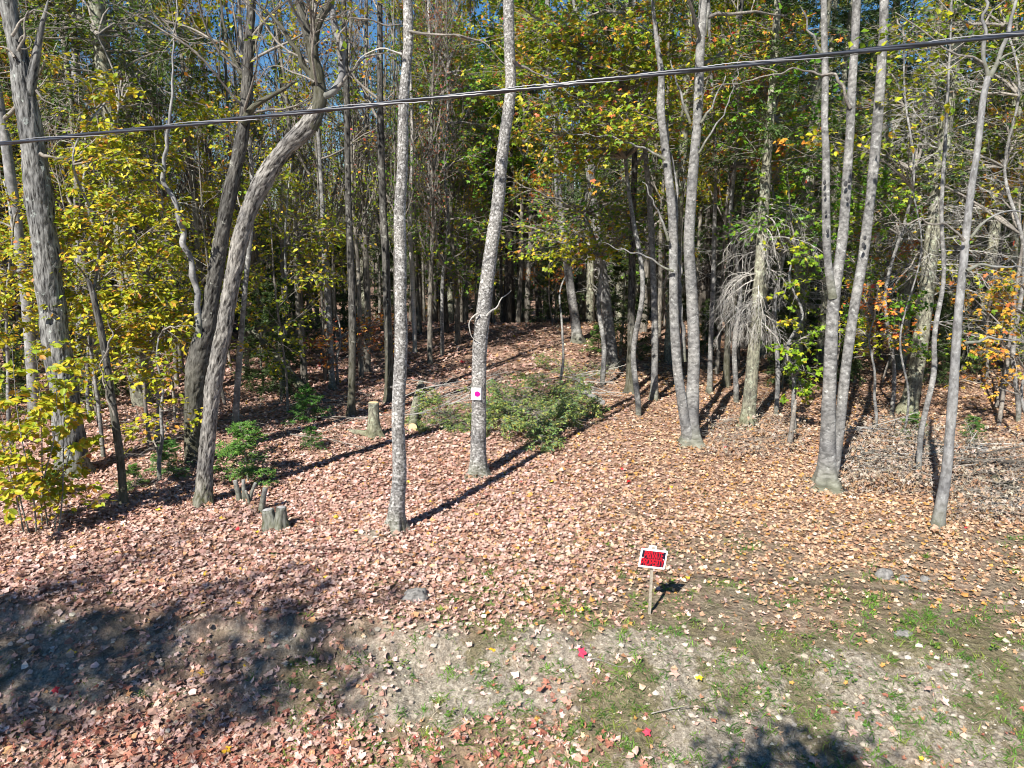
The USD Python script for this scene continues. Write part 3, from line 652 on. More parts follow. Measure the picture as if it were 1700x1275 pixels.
# the forked clump of three stems
p, P, R, Yt = tree('forked_maple_tree', 'grey tree forking low into three stems with dark knots and a dirt mound beside',
    [(1371, 806, 44), (1372, 780, 36), (1374, 740, 33), (1375, 690, 29), (1377, 640, 27), (1379, 590, 26), (1381, 540, 25), (1385, 490, 25), (1392, 445, 21), (1399, 390, 21), (1404, 330, 20), (1407, 280, 19), (1411, 220, 18), (1414, 150, 18), (1418, 90, 17), (1421, 30, 17), (1423, -30, 16)], B_SMOOTH, 'mottled', 7, flare=0.55, roots=4, sides=36, ds=0.04, top=14)
limb_px(p, [(1383, 495, 15), (1376, 450, 13), (1372, 390, 13), (1371, 320, 13), (1371, 250, 12), (1369, 200, 11), (1370, 150, 11), (1369, 90, 11), (1368, 30, 10), (1367, -30, 10)], Yt - 0.03, B_SMOOTH, 'smooth', 81, sides=20, top=11, name='stem')
limb_px(p, [(1376, 815, 20), (1383, 785, 18), (1390, 740, 17), (1396, 690, 16), (1403, 620, 16), (1411, 560, 16), (1420, 500, 16), (1431, 440, 16), (1437, 395, 16), (1445, 330, 15), (1452, 260, 16), (1457, 200, 16), (1462, 130, 15), (1466, 60, 14), (1468, 0, 14), (1470, -40, 13)], Yt + 0.05, B_SMOOTH, 'mottled', 82, sides=26, top=12, name='stem')
limb_px(p, [(1412, 180, 7), (1403, 163, 6), (1390, 130, 5), (1365, 122, 4.5), (1330, 116, 4), (1290, 122, 3.5), (1240, 135, 3), (1200, 142, 2.4), (1165, 148, 2)], Yt - .05, B_TWIG, 'smooth', 83, sides=8)
limb_px(p, [(1290, 120, 3), (1250, 110, 2.5), (1220, 118, 2)], Yt - .05, B_TWIG, 'smooth', 84, sides=6)
limb_px(p, [(1366, 95, 6), (1352, 65, 5), (1340, 40, 4.5), (1330, 10, 4)], Yt - .05, B_SMOOTH, 'smooth', 85, sides=8)
crown(p, P, R, 6.6, 14, MIXM, 1700, 37, L=2.5, tmpl=MAPLE)
FORKED = (p, P, R, Yt)
# dark knots
for k, (u, v, w) in enumerate(((1369, 303, 7), (1370, 323, 6), (1371, 352, 5), (1404, 305, 8), (1410, 300, 7), (1407, 330, 6), (1436, 395, 7), (1433, 407, 8), (1374, 384, 7))):
    q = at(u, v, Yt - 0.138); rr = 0.5 * w * depth(q) / FPX
    s = trimesh.creation.icosphere(2, 1.0)
    put(p, 'knot', s.vertices * [rr * 0.75, 0.012, rr * 1.15] + q, s.faces, plain('dark_knot', (0.045, 0.045, 0.048), 0.85) if k == 0 else UsdShade.Material.Get(stage, '/World/Looks/dark_knot'), smooth=True)

# slender slate-grey tree on the right
p, P, R, Yt = tree('slender_grey_tree', 'slender blue-grey tree standing alone at the right, forking above the cable',
    [(1556, 880, 22), (1562, 840, 20), (1570, 790, 19), (1576, 730, 18), (1581, 670, 18), (1585, 610, 17), (1589, 550, 16), (1594, 490, 16), (1600, 430, 15), (1606, 370, 14), (1613, 310, 13), (1621, 260, 12), (1628, 200, 12), (1635, 150, 12), (1641, 127, 11)], B_SLATE, 'smooth', 8, flare=0.25, sides=24, ds=0.05)
limb_px(p, [(1641, 130, 9), (1635, 105, 7), (1634, 60, 6), (1636, 0, 5), (1640, -40, 5)], Yt, B_SLATE, 'smooth', 91, top=8, name='stem')
limb_px(p, [(1642, 130, 10), (1652, 110, 8), (1664, 80, 7), (1676, 40, 6), (1690, -5, 5)], Yt, B_SLATE, 'smooth', 92, top=8, name='stem')
limb_px(p, [(1605, 450, 7), (1622, 442, 6), (1640, 442, 5), (1680, 443, 4), (1730, 448, 3)], Yt - .1, B_SLATE, 'smooth', 93, sides=8)
limb_px(p, [(1612, 395, 6), (1630, 372, 5), (1655, 355, 4), (1690, 350, 3), (1730, 345, 2.5)], Yt - .1, B_SLATE, 'smooth', 94, sides=8)
limb_px(p, [(1601, 400, 6), (1588, 385, 5), (1570, 374, 4.4), (1540, 370, 3.6), (1500, 368, 3), (1465, 372, 2.2)], Yt - .1, B_TWIG, 'smooth', 95, sides=8)
limb_px(p, [(1600, 570, 6), (1625, 566, 5), (1660, 564, 4), (1720, 562, 3)], Yt - .1, B_SLATE, 'smooth', 96, sides=8)
limb_px(p, [(1660, 100, 4), (1680, 86, 3.5), (1710, 70, 3)], Yt - .1, B_SLATE, 'smooth', 97, sides=7)
crown(p, *px_path([(1637, 120, 9), (1636, 0, 6), (1640, -80, 5), (1644, -220, 4)], Yt), 5.6, 9, YG, 500, 38, L=1.6)

# thin curved tree
p, P, R, Yt = tree('wavy_thin_tree', 'thin wavy sapling trunk between the forked tree and the slender blue-grey tree',
    [(1524, 800, 11), (1526, 760, 10), (1530, 715, 10), (1542, 660, 10), (1551, 610, 10), (1551, 565, 9), (1557, 520, 9), (1566, 470, 8), (1566, 420, 8), (1563, 360, 7), (1565, 300, 7), (1570, 220, 6), (1574, 140, 5), (1578, 60, 4)], B_SMOOTH, 'smooth', 9, flare=0.2, sides=14, top=7)
crown(p, P, R, 5.2, 6, YG, 250, 39, L=1.3)

# spruces with bare dead twigs
def dead_spruce(name, label, pts, seed, zmin, zmax, nb, L, barkm=B_SPRUCE, top=13, droop=-0.10, live=0, flare=0.4, wood=B_DEAD):
    p, P, R, Yt = tree(name, label, pts, barkm, 'mottled', seed, flare=flare, sides=24, ds=0.05, top=top)
    rng = np.random.default_rng(seed)
    c, r, _ = curve(P, R, 0.1)
    s = (c[:, 2] > zmin) & (c[:, 2] < zmax)
    q, d, LL, rr = kids(rng, c[s][None], r[s][None], L, nb, 0, 1, (70, 100), (0.6, 1.1), 0.14)
    LL = L * rng.uniform(0.5, 1.1, len(q))
    p1, r1 = grow(rng, q, d, LL, np.clip(rr, 0.006, 0.012), 9, 0.10, droop, 0.3)
    for k in range(len(p1)):
        v, f = tubes(p1[k:k + 1], r1[k:k + 1], 5); put(p, 'dead_branch', v, f, wood)
    q, d, LL, rr = kids(rng, p1, r1, LL, 9, 0.15, 1, (30, 60), (0.3, 0.6), 0.6, 0.6)
    p2, r2 = grow(rng, q, d, LL, np.maximum(rr, 0.0025), 7, 0.17, droop, 0.4)
    q, d, LL, rr = kids(rng, p2, r2, LL, 5, 0.1, 1, (30, 60), (0.3, 0.7), 0.7, 0.6)
    p3, r3 = grow(rng, q, d, LL, np.maximum(rr, 0.0018), 5, 0.2, droop, 0.5)
    v, f = join([tubes(p2, r2, 3), tubes(p3, r3, 3)])
    put(p, 'dead_twigs', v, f, wood, kind='stuff')
    if live:
        s = c[:, 2] > zmax - 0.6
        q, d, LL, rr = kids(rng, c[s][None], r[s][None], L * 1.2, live, 0, 1, (70, 95), (0.8, 1.2), 0.14)
        p1, r1 = grow(rng, q, d, LL, np.clip(rr, 0.008, 0.02), 9, 0.08, -0.03, 0.3)
        q, d, LL, rr = kids(rng, p1, r1, LL, 12, 0.1, 1, (35, 60), (0.25, 0.5), 0.5, 0.4)
        p2, r2 = grow(rng, q, d, LL, np.maximum(rr, 0.002), 5, 0.12, -0.06, 0.4)
        v, f = join([tubes(p1, r1, 4), tubes(p2, r2, 3)]); put(p, 'branches', v, f, B_TWIG, kind='stuff')
        lp, ld, ln = on_twigs(rng, p2, 26, 0.02, 0.7, -0.1, 0.015)
        lv, lf = leaves(lp, ld, ln, 0.085 * rng.uniform(0.6, 1.2, len(lp)), NEEDLE)
        put(p, 'needles', lv, lf, M_NEEDLE, tint=repeat_tint(pick(rng, len(lp), DRK), NEEDLE), kind='stuff')
    return p, P, R, Yt

dead_spruce('twiggy_spruce_tree', 'spruce with a lichen-grey trunk and long bare dead branches, behind the wavy sapling',
    [(1506, 685, 26), (1516, 640, 24), (1526, 580, 24), (1535, 510, 24), (1543, 440, 23), (1551, 370, 22), (1558, 300, 22), (1568, 230, 20), (1578, 150, 18), (1586, 80, 17), (1592, 0, 16)], 110, 1.7, 7.0, 58, 1.7, live=34, droop=-0.03)
dead_spruce('pale_lichen_spruce_tree', 'pale greenish spruce trunk with drooping tangled dead twigs, right of the double tree',
    [(1241, 708, 24), (1245, 660, 21), (1250, 600, 20), (1255, 540, 19), (1259, 480, 18), (1264, 410, 17), (1268, 340, 17), (1272, 280, 15), (1278, 210, 14), (1283, 130, 13), (1288, 50, 12)], 111, 1.9, 4.6, 42, 1.15, live=30, droop=-0.22)

# other single trunks one can point to
SINGLES = [
 ('grey_tree', 'grey trunk leaning slightly left behind the smaller brush heap on the leaf-covered rise', [(1018, 612, 20), (1014, 570, 17), (1008, 520, 17), (1000, 450, 16), (992, 380, 15), (983, 310, 14), (975, 260, 13), (968, 200, 12), (962, 120, 10)], B_SMOOTH, 121, 12),
 ('pale_leaning_tree', 'pale trunk leaning left on top of the leaf-covered rise, beyond the brush heap', [(960, 568, 18), (953, 520, 15), (946, 470, 14), (938, 410, 13), (930, 350, 12), (925, 280, 11), (922, 200, 10)], B_SMOOTH, 122, 12),
 ('dark_thin_tree', 'dark thin trunk, next right of the grey trunk behind the smaller brush heap', [(1046, 652, 16), (1047, 600, 13), (1048, 540, 12), (1049, 470, 12), (1050, 400, 11), (1052, 320, 10), (1054, 240, 9)], B_DARK, 123, 11),
 ('straight_thin_tree', 'straight thin light trunk just left of the double tree', [(1086, 664, 13), (1087, 610, 11), (1087, 540, 11), (1085, 470, 10), (1082, 400, 10), (1078, 330, 9), (1072, 260, 8), (1066, 180, 7)], B_SMOOTH, 124, 11),
 ('slim_tree', 'slim grey trunk close to the right side of the double tree', [(1178, 652, 9), (1179, 600, 8), (1181, 540, 8), (1184, 470, 8), (1186, 380, 7), (1188, 280, 6)], B_SMOOTH, 125, 10),
 ('slim_dark_tree', 'slim dark trunk between the double tree and the pale lichen spruce', [(1205, 642, 11), (1207, 590, 10), (1210, 520, 10), (1212, 450, 9), (1214, 360, 9), (1216, 260, 8)], B_DARK, 126, 11),
 ('young_grey_tree', 'slim grey trunk rising from between the leaning tree and the small fir', [(390, 712, 11), (393, 660, 10), (397, 600, 10), (401, 550, 9), (405, 500, 8), (412, 430, 8), (418, 360, 7)], B_SMOOTH, 127, 8),
 ('slim_pale_tree', 'slim light-grey trunk left of the cut stump in brown undergrowth', [(552, 646, 9), (549, 590, 9), (546, 520, 9), (540, 440, 9), (536, 360, 8), (532, 280, 7)], B_SMOOTH, 128, 11),
 ('dark_trunk_tree', 'dark trunk right behind the cut stump', [(583, 690, 13), (584, 640, 12), (585, 560, 12), (583, 460, 12), (579, 360, 11), (577, 260, 10), (575, 140, 9)], B_DARK, 129, 13),
 ('hidden_grey_tree', 'grey trunk showing just left of the mottled tree', [(645, 668, 14), (646, 600, 14), (643, 520, 13), (641, 440, 13), (636, 350, 12), (633, 260, 12), (631, 150, 10)], B_DARK, 130, 13),
 ('left_edge_tree', 'smooth pale trunk at the left edge, behind the old rough tree', [(58, 700, 17), (52, 600, 17), (44, 500, 17), (34, 420, 17), (22, 330, 17), (10, 240, 16), (0, 180, 15), (-10, 110, 14)], B_SLATE, 131, 11),
 ('tall_left_tree', 'tall straight light trunk rising above the yellow beech leaves at upper left', [(136, 640, 16), (134, 540, 15), (131, 420, 14), (129, 300, 13), (127, 200, 12), (125, 120, 11), (122, 40, 9), (120, -40, 9)], B_SLATE, 132, 11),
 ('far_right_tree', 'light-barked trunk at the right edge, behind the orange maple leaves', [(1674, 618, 13), (1677, 560, 12), (1680, 500, 12), (1684, 420, 11), (1688, 330, 11), (1692, 240, 10)], B_SPRUCE, 133, 12),
]
for nm_, lb, pts, bm, sd, top in SINGLES:
    p, P, R, Yt = tree(nm_, lb, pts, bm, 'smooth', sd, flare=0.4, sides=18, ds=0.07, top=top)
    crown(p, P, R, 0.45 * top, 9, MIXM if sd not in (127, 131, 132) else YEL, 800, sd, L=1.8, leaf=0.10)
for sd, lb, pts in ((141, 'white birch trunk just right of the mottled tree', [(689, 585, 7), (687, 520, 7), (684, 450, 7), (681, 380, 7), (682, 310, 6), (684, 240, 5)]),
                    (142, 'thinner white birch trunk, second to the right of the mottled tree', [(716, 560, 5), (714, 500, 5), (711, 430, 5), (710, 360, 5), (712, 290, 4)])):
    p, P, R, Yt = tree('birch_tree', lb, pts, B_BIRCH, 'smooth', sd, flare=0.2, sides=14, ds=0.1, top=11)
    crown(p, P, R, 6, 8, YG, 500, sd, L=1.5)
# snapped snag, leaning dead trunk
p, P, R, Yt = tree('snapped_snag', 'slim dead trunk snapped off halfway, left of the leaning tree', [(206, 842, 14), (203, 800, 12), (197, 740, 12), (188, 680, 12), (178, 610, 11), (168, 550, 11), (157, 500, 10), (148, 468, 8), (145, 462, 3)], B_DARK, 'mottled', 151, flare=0.2, sides=18)
limb_px(p, [(176, 590, 5), (181, 575, 4), (186, 560, 3.5), (178, 530, 3)], Yt - .05, B_TWIG, 'smooth', 152, sides=7)
limb_px(p, [(190, 690, 4), (176, 650, 3.5), (168, 620, 3.5), (172, 590, 3), (182, 578, 2.5)], Yt - .1, B_TWIG, 'smooth', 153, sides=7)
A = ground(504, 648); B_ = at(408, 540, A[1] + 0.3)
path = thing('leaning_dead_trunk', 'grey-green dead trunk propped at a steep slant behind the leaning tree', 'dead tree')
put_stem(path, 'trunk', np.array([A, 0.5 * (A + B_) + [0, 0, .05], B_]), np.array([0.11, 0.10, 0.08]), B_SPRUCE, sides=20, ds=0.06, kind='mottled', seed=154)
p, P, R, Yt = tree('broken_pole_snag', 'short broken grey stub standing in the brush left of the forked tree', [(1310, 742, 9), (1314, 715, 8), (1318, 685, 7), (1321, 664, 3)], B_TWIG, 'smooth', 155, flare=0.1, sides=12, cat='snag')

# ------------------------------------------------------------------ kinds of forest tree, each built once and placed many times
def kind_class(name):
    p = f'/World/{name}_kind'
    stage.CreateClassPrim(p)
    return p

def wood_levels(rng, P, R, zmin, n1, L1, n2, n3, ang=(35, 65), up=0.05, flat=1.0, ratio=(0.35, 0.65), S=7):
    c, r, _ = curve(P, R, 0.25)
    s = c[:, 2] > zmin
    p, d, LL, rr = kids(rng, c[s][None], r[s][None], L1, n1, 0, 1, ang, (0.55, 1.1), 0.45, flat)
    b1, r1 = grow(rng, p, d, LL, np.clip(rr, 0.008, 0.05), S, 0.15, up)
    p, d, LL, rr = kids(rng, b1, r1, LL, n2, 0.15, 1, (28, 60), ratio, 0.55, flat)
    b2, r2 = grow(rng, p, d, LL, rr, 6, 0.17, up)
    p, d, LL, rr = kids(rng, b2, r2, LL, n3, 0.15, 1, (28, 60), (0.4, 0.75), 0.6, flat)
    b3, r3 = grow(rng, p, d, LL, np.maximum(rr, 0.002), 5, 0.2, up)
    return (b1, r1), (b2, r2), (b3, r3)

def straight(rng, H, r0, lean=0.03, wob=0.05):
    n = 9
    z = np.linspace(0, H, n)
    xy = np.cumsum(rng.normal(0, wob, (n, 2)), 0) + z[:, None] * rng.normal(0, lean, 2)
    xy -= xy[0]
    return np.column_stack([xy, z]), r0 * np.concatenate([[1.25], np.linspace(1.0, 0.18, n - 1)])

def forest_kind(name, seed, H, r0, zmin, n1, L1, n2, n3, palette, nleaf, leaf, tmpl, bm, wood, flat=1.0, up=0.05, ang=(35, 65), dead=0, lean=0.03, spread=0.06):
    rng = np.random.default_rng(seed)
    cp = kind_class(name)
    P, R = straight(rng, H, r0, lean)
    P = np.vstack([[P[0] - [0, 0, 0.5]], P]); R = np.concatenate([[R[0]], R])
    v, f, b = stem(P, R, sides=9, ds=0.5, kind='smooth', seed=seed)
    put(cp, 'trunk', v, f, bm, bk=b, smooth=True)
    l1, l2, l3 = wood_levels(rng, P, R, zmin, n1, L1, n2, n3, ang, up, flat)
    parts = [tubes(*l1, 5), tubes(*l2, 4), tubes(*l3, 3)]
    if dead:
        c, r, _ = curve(P, R, 0.25)
        s = (c[:, 2] > 1.0) & (c[:, 2] < zmin + 1)
        p, d, LL, rr = kids(rng, c[s][None], r[s][None], 1.1, dead, 0, 1, (65, 100), (0.4, 1.1), 0.12)
        a1, q1 = grow(rng, p, d, LL, np.clip(rr, 0.004, 0.009), 7, 0.12, -0.06)
        p, d, LL, rr = kids(rng, a1, q1, LL, 5, 0.2, 1, (30, 60), (0.3, 0.6), 0.6)
        a2, q2 = grow(rng, p, d, LL, np.maximum(rr, 0.002), 5, 0.15, -0.06)
        v, f = join([tubes(a1, q1, 4), tubes(a2, q2, 3)])
        put(cp, 'dead_twigs', v, f, B_DEAD, kind='stuff')
    v, f = join(parts)
    put(cp, 'branches', v, f, wood, kind='stuff')
    if nleaf:
        lp, ld, ln = on_twigs(rng, l3[0], max(1, int(nleaf / max(1, len(l3[0])))), 0.05, 0.5, -0.2, spread)
        lv, lf = leaves(lp, ld, ln, leaf * rng.uniform(0.65, 1.2, len(lp)), tmpl)
        put(cp, 'foliage', lv, lf, M_LEAF, tint=repeat_tint(pick(rng, len(lp), palette), tmpl), kind='stuff')
    return cp

def conifer_kind(name, seed, H, r0, zmin, n1, L1, palette, droop=-0.02, dead=24, dense=26, nsize=0.085, n2=12, bm=None, shape=0.75):
    rng = np.random.default_rng(seed)
    cp = kind_class(name)
    P, R = straight(rng, H, r0, 0.015, 0.02)
    P = np.vstack([[P[0] - [0, 0, 0.5]], P]); R = np.concatenate([[R[0]], R])
    v, f, b = stem(P, R, sides=9, ds=0.5, kind='smooth', seed=seed)
    put(cp, 'trunk', v, f, bm or B_SPRUCE, bk=b, smooth=True)
    c, r, _ = curve(P, R, 0.2)
    if dead:
        s = (c[:, 2] > 0.8) & (c[:, 2] < zmin + 1.0)
        p, d, LL, rr = kids(rng, c[s][None], r[s][None], L1 * 0.8, dead, 0, 1, (70, 105), (0.5, 1.0), 0.1)
        a1, q1 = grow(rng, p, d, L1 * 0.8 * rng.uniform(0.4, 1, len(p)), np.clip(rr, 0.004, 0.01), 8, 0.12, -0.08)
        p, d, LL, rr = kids(rng, a1, q1, L1 * 0.6, 7, 0.2, 1, (30, 60), (0.3, 0.6), 0.6)
        a2, q2 = grow(rng, p, d, LL, np.maximum(rr, 0.002), 5, 0.15, -0.08)
        v, f = join([tubes(a1, q1, 4), tubes(a2, q2, 3)])
        put(cp, 'dead_twigs', v, f, B_DEAD, kind='stuff')
    s = c[:, 2] > zmin
    p, d, _, rr = kids(rng, c[s][None], r[s][None], L1, n1, 0, 1, (70, 98), (1, 1), 0.12)
    hfrac = (p[:, 2] - zmin) / (H - zmin)
    LL = L1 * (1.05 - shape * hfrac) * rng.uniform(0.75, 1.1, len(p))
    b1, r1 = grow(rng, p, d, LL, np.clip(rr, 0.006, 0.02), 8, 0.06, droop)
    q, d, L2, rr = kids(rng, b1, r1, LL, n2, 0.1, 1, (35, 60), (0.25, 0.5), 0.5, 0.4)
    b2, r2 = grow(rng, q, d, L2, np.maximum(rr, 0.002), 5, 0.1, droop * 2)
    v, f = join([tubes(b1, r1, 4), tubes(b2, r2, 3)])
    put(cp, 'branches', v, f, B_TWIG, kind='stuff')
    tw = b2
    lp, ld, ln = on_twigs(rng, tw, dense, 0.02, 0.7, -0.1, 0.015)
    lv, lf = leaves(lp, ld, ln, nsize * rng.uniform(0.6, 1.2, len(lp)), NEEDLE)
    put(cp, 'needles', lv, lf, M_NEEDLE, tint=repeat_tint(pick(rng, len(lp), palette), NEEDLE), kind='stuff')
    return cp

K = {}
for i in range(3):
    K[f'slim{i}'] = forest_kind(f'slim_forest_tree_{"abc"[i]}'[:-2] + ('' if not i else f'_{i:03d}'), 200 + i, 14 + i, 0.085 + 0.02 * i, 4.2 - 0.6 * i, 24, 1.9, 5, 4, [YG, MIXM, YEL][i], 6500, 0.12, DIAMOND, B_FAR, B_TWIG, up=0.08, ang=(30, 60))
for i in range(3):
    K[f'dark{i}'] = forest_kind('dark_forest_tree' + ('' if not i else f'_{i:03d}'), 210 + i, 15 + i, 0.10 + 0.02 * i, 6.0 - i, 20, 2.0, 5, 4, [YG, MIXM, GRN][i], 5200, 0.12, DIAMOND, B_FARD, B_TWIG, up=0.08, ang=(30, 60), dead=14)
for i in range(2):
    K[f'bare{i}'] = forest_kind('bare_forest_tree' + ('' if not i else f'_{i:03d}'), 220 + i, 11 + i, 0.08 + 0.02 * i, 2.6, 30, 2.4, 6, 5, RUS, 160, 0.09, DIAMOND, B_FAR, B_TWIG, up=0.12, ang=(22, 45))
for i in range(3):
    K[f'con{i}'] = conifer_kind('conifer' + ('' if not i else f'_{i:03d}'), 230 + i, 12 + 2 * i, 0.12 + .02 * i, 2.6 + i, 85, 1.9 + 0.2 * i, DRK, -0.02 - 0.02 * i, 30)
for i in range(3):
    K[f'beech{i}'] = forest_kind('beech_sapling' + ('' if not i else f'_{i:03d}'), 240 + i, 5.0 + i, 0.03, 0.8, 18, 1.6, 6, 4, [YEL, YG, YEL][i], 1700, 0.10, BEECH, B_TWIG, B_TWIG, flat=0.25, up=0.0, ang=(55, 85), spread=0.03)
for i in range(3):
    K[f'maple{i}'] = forest_kind('maple_sapling' + ('' if not i else f'_{i:03d}'), 250 + i, 5.5 + i, 0.032, 1.0, 16, 1.6, 5, 4, [GRN, ORG, MIXM][i], 1300, 0.13, MAPLE, B_TWIG, B_TWIG, flat=0.3, up=0.0, ang=(50, 80), spread=0.03)
for i in range(2):
    K[f'pole{i}'] = forest_kind('bare_pole_tree' + ('' if not i else f'_{i:03d}'), 280 + i, 13 + i, 0.075, 3.5, 22, 1.7, 5, 4, [YG, GRN][i], 1700, 0.10, DIAMOND, B_FAR, B_TWIG, up=0.12, ang=(22, 50))
K['fir'] = conifer_kind('young_fir', 260, 1.5, 0.018, 0.06, 52, 0.85, FIR, -0.01, 0, 24, 0.055, 9, shape=0.80)
K['cedar'] = conifer_kind('young_cedar', 261, 3.4, 0.035, 0.2, 60, 0.9, [((0.05, 0.09, 0.025), 3), ((0.08, 0.12, 0.03), 2)], -0.04, 0, 30, 0.07, 10)

placed = {}
def place(kind, name, x, y, label, cat, group, rz, sc=1.0, prim=None):
    p = thing(name, label, cat, group, (x, y, float(gz(x, y)) - 0.02), rz, sc)
    pr = stage.GetPrimAtPath(p)
    pr.GetReferences().AddInternalReference(K[kind]); pr.SetInstanceable(True)
    return p

def clear(x, y):
    """The open, leaf-covered rise where no trees stand."""
    if y < 12.5: return -5.2 - 0.25 * (y - 9) < x < 6.3
    if y < 19: return -4.6 + 0.32 * (y - 12.5) < x < 4.9
    if y < 26: return -2.2 + 0.2 * (y - 19) < x < 4.4
    return False

def in_frame(x, y, margin=1.5):
    return abs(x) < 0.74 * y + margin

rng = np.random.default_rng(77)
SPOTS = [tuple(t[1][0][:2]) for t in TREES.values()]
def scatter(n, y0, y1, dmin, ok, bias=1.0):
    out, tries = [], 0
    while len(out) < n and tries < 40000:
        tries += 1
        y = y0 + (y1 - y0) * rng.uniform() ** bias; x = rng.uniform(-0.76 * y - 2, 0.76 * y + 2)
        if clear(x, y) or not ok(x, y): continue
        if any((x - a) ** 2 + (y - b) ** 2 < dmin ** 2 for a, b in SPOTS): continue
        SPOTS.append((x, y)); out.append((x, y))
    return out

gap = lambda x, y: -0.62 < x / y < -0.22          # where the photograph looks out to the sky over low, thin trees
ZONES = ((-0.60, 'left of the old rough tree'), (-0.37, 'between the rough and leaning trees'), (-0.157, 'between the leaning and mottled trees'), (-0.02, 'between the mottled and marked trees'),
         (0.235, 'between the marked and double trees'), (0.46, 'between the double and forked trees'), (9, 'right of the forked tree'))
LBL = {'slim': ('slim grey tree', ('sparse yellow-green', 'mixed', 'yellow')), 'dark': ('dark-barked tree', ('yellow-green', 'mixed', 'green')), 'bare': ('bare tree', ('', '')), 'con': ('dark conifer', ('', '', '')),
       'beech': ('young beech', ('yellow', 'yellow-green', 'golden')), 'maple': ('young maple', ('green', 'orange', 'mixed')), 'cedar': ('low cedar bush', ('',))}
def label_of(fam, k, x, y):
    zone = next(z for a, z in ZONES if x / y < a)
    far = 'near' if y < 20 else 'farther' if y < 32 else 'far back'
    a, lv = LBL[fam]
    t = f'{a} with {lv[k]} leaves' if lv[k] else {'bare': a + (' with fine upright twigs', ' with spreading twigs')[k % 2], 'con': (a + ' with dead lower twigs'), 'cedar': a}[fam]
    return f'{t}, {far} {zone}'
NAMES = {'slim': 'slim_forest_tree', 'dark': 'dark_forest_tree', 'bare': 'bare_forest_tree', 'con': 'conifer', 'beech': 'beech_sapling', 'maple': 'maple_sapling', 'cedar': 'cedar_bush'}
def plant(fam, nk, pts, smin, smax, cat):
    for x, y in pts:
        s = rng.uniform(smin, smax)
        if gap(x, y) and y > 20 and fam != 'bare':
            s *= 0.62 if fam in ('slim', 'dark', 'con') else 1
        kk = int(rng.integers(nk)) if nk else 0
        wd = rng.uniform(0.62, 1.08) if fam in ('slim', 'dark', 'bare') else 1.0
        kd = f'{fam}{kk}' if nk else fam
        lab = label_of(fam, kk, x, y)
        if fam in ('slim', 'dark') and -0.56 < x / y < -0.13 and rng.uniform() < 0.85:
            kd = f'pole{kk % 2}'; lab = lab.replace(lab[lab.index(' with'):lab.index(',')], ' with thin foliage')
        place(kd, NAMES[fam], x, y, lab, cat, 'trees alike: ' + lab, rng.uniform(0, 360), (s * wd, s * wd, s * rng.uniform(0.9, 1.1)))
right = lambda x, y: x > 0.18 * y
plant('con', 3, scatter(26, 17, 30, 1.5, lambda x, y: x > 0.22 * y) + scatter(12, 15, 26, 1.8, lambda x, y: x < -0.52 * y) + scatter(34, 30, 60, 2.0, lambda x, y: not gap(x, y)) + scatter(16, 26.5, 38, 1.5, lambda x, y: -0.1 * y < x < 0.4 * y), 0.85, 1.25, 'tree')
plant('dark', 3, scatter(40, 17, 34, 0.9, lambda x, y: not gap(x, y) or rng.uniform() < 0.5, 1.2) + scatter(50, 30, 62, 1.0, lambda x, y: True), 0.75, 1.15, 'tree')
plant('bare', 2, scatter(34, 16, 34, 0.8, lambda x, y: -0.66 < x / y < 0.0) + scatter(26, 22, 50, 0.9, gap), 0.8, 1.15, 'tree')
plant('slim', 3, scatter(110, 16.5, 36, 0.55, lambda x, y: x < 0.3 * y, 1.2) + scatter(70, 30, 64, 0.9, lambda x, y: True), 0.7, 1.1, 'tree')
plant('beech', 3, scatter(16, 12, 22, 1.3, lambda x, y: -0.70 * y < x < -0.22 * y) + scatter(12, 20, 40, 1.6, lambda x, y: True), 0.7, 1.15, 'sapling')
plant('maple', 3, scatter(14, 13.5, 26, 1.5, lambda x, y: x > 0.2 * y) + scatter(22, 19, 42, 1.6, lambda x, y: True), 0.7, 1.25, 'sapling')
plant('cedar', 0, scatter(22, 14, 24, 1.0, lambda x, y: x < -0.30 * y) + scatter(20, 16, 26, 1.0, lambda x, y: x > 0.26 * y), 0.45, 0.9, 'bush')
plant('cedar', 0, scatter(80, 23.5, 44, 0.9, lambda x, y: True), 0.7, 1.5, 'bush')

K['roadside'] = forest_kind('roadside_tree', 270, 10.0, 0.07, 8.7, 14, 1.6, 6, 5, YG, 900, 0.15, DIAMOND, B_FAR, B_TWIG, up=0.05)
# trees across the road, behind the camera: they only throw the shadows that lie over the foreground
def shadow_tree(kind, name, u, v, z, label, sc, rz):
    q = ground(u, v)
    t = (z - q[2]) / TO_SUN[2]
    x, y = q[0] + TO_SUN[0] * t, q[1] + TO_SUN[1] * t
    place(kind, name, x, y, label, 'tree', None, rz, sc)
shadow_tree('roadside', 'roadside_tree', 40, 1075, 9.5, 'roadside tree behind the camera whose crown shades the bank at the left edge', 1.0, 40)
shadow_tree('roadside', 'roadside_tree', 200, 1050, 9.5, 'roadside tree behind the camera whose crown shades the bank below the yellow bush', 1.0, 100)
shadow_tree('roadside', 'roadside_tree', 405, 1070, 9.5, 'roadside tree behind the camera whose crown shades the bank left of the middle', 1.0, 160)
shadow_tree('bare0', 'roadside_tree', 170, 930, 9.5, 'bare roadside tree behind the camera that dapples the leaves at left', 1.0, 280)
shadow_tree('bare1', 'roadside_tree', 60, 1250, 9.5, 'bare roadside tree behind the camera that dapples the bottom left corner', 1.0, 20)
shadow_tree('roadside', 'roadside_tree', 1300, 1255, 5.4, 'roadside tree behind the camera whose tip shades the grass at lower right', 0.55, 250)
shadow_tree('roadside', 'roadside_tree', 1490, 1228, 7.3, 'roadside tree behind the camera whose crown shades the lower right corner', 0.7, 10)

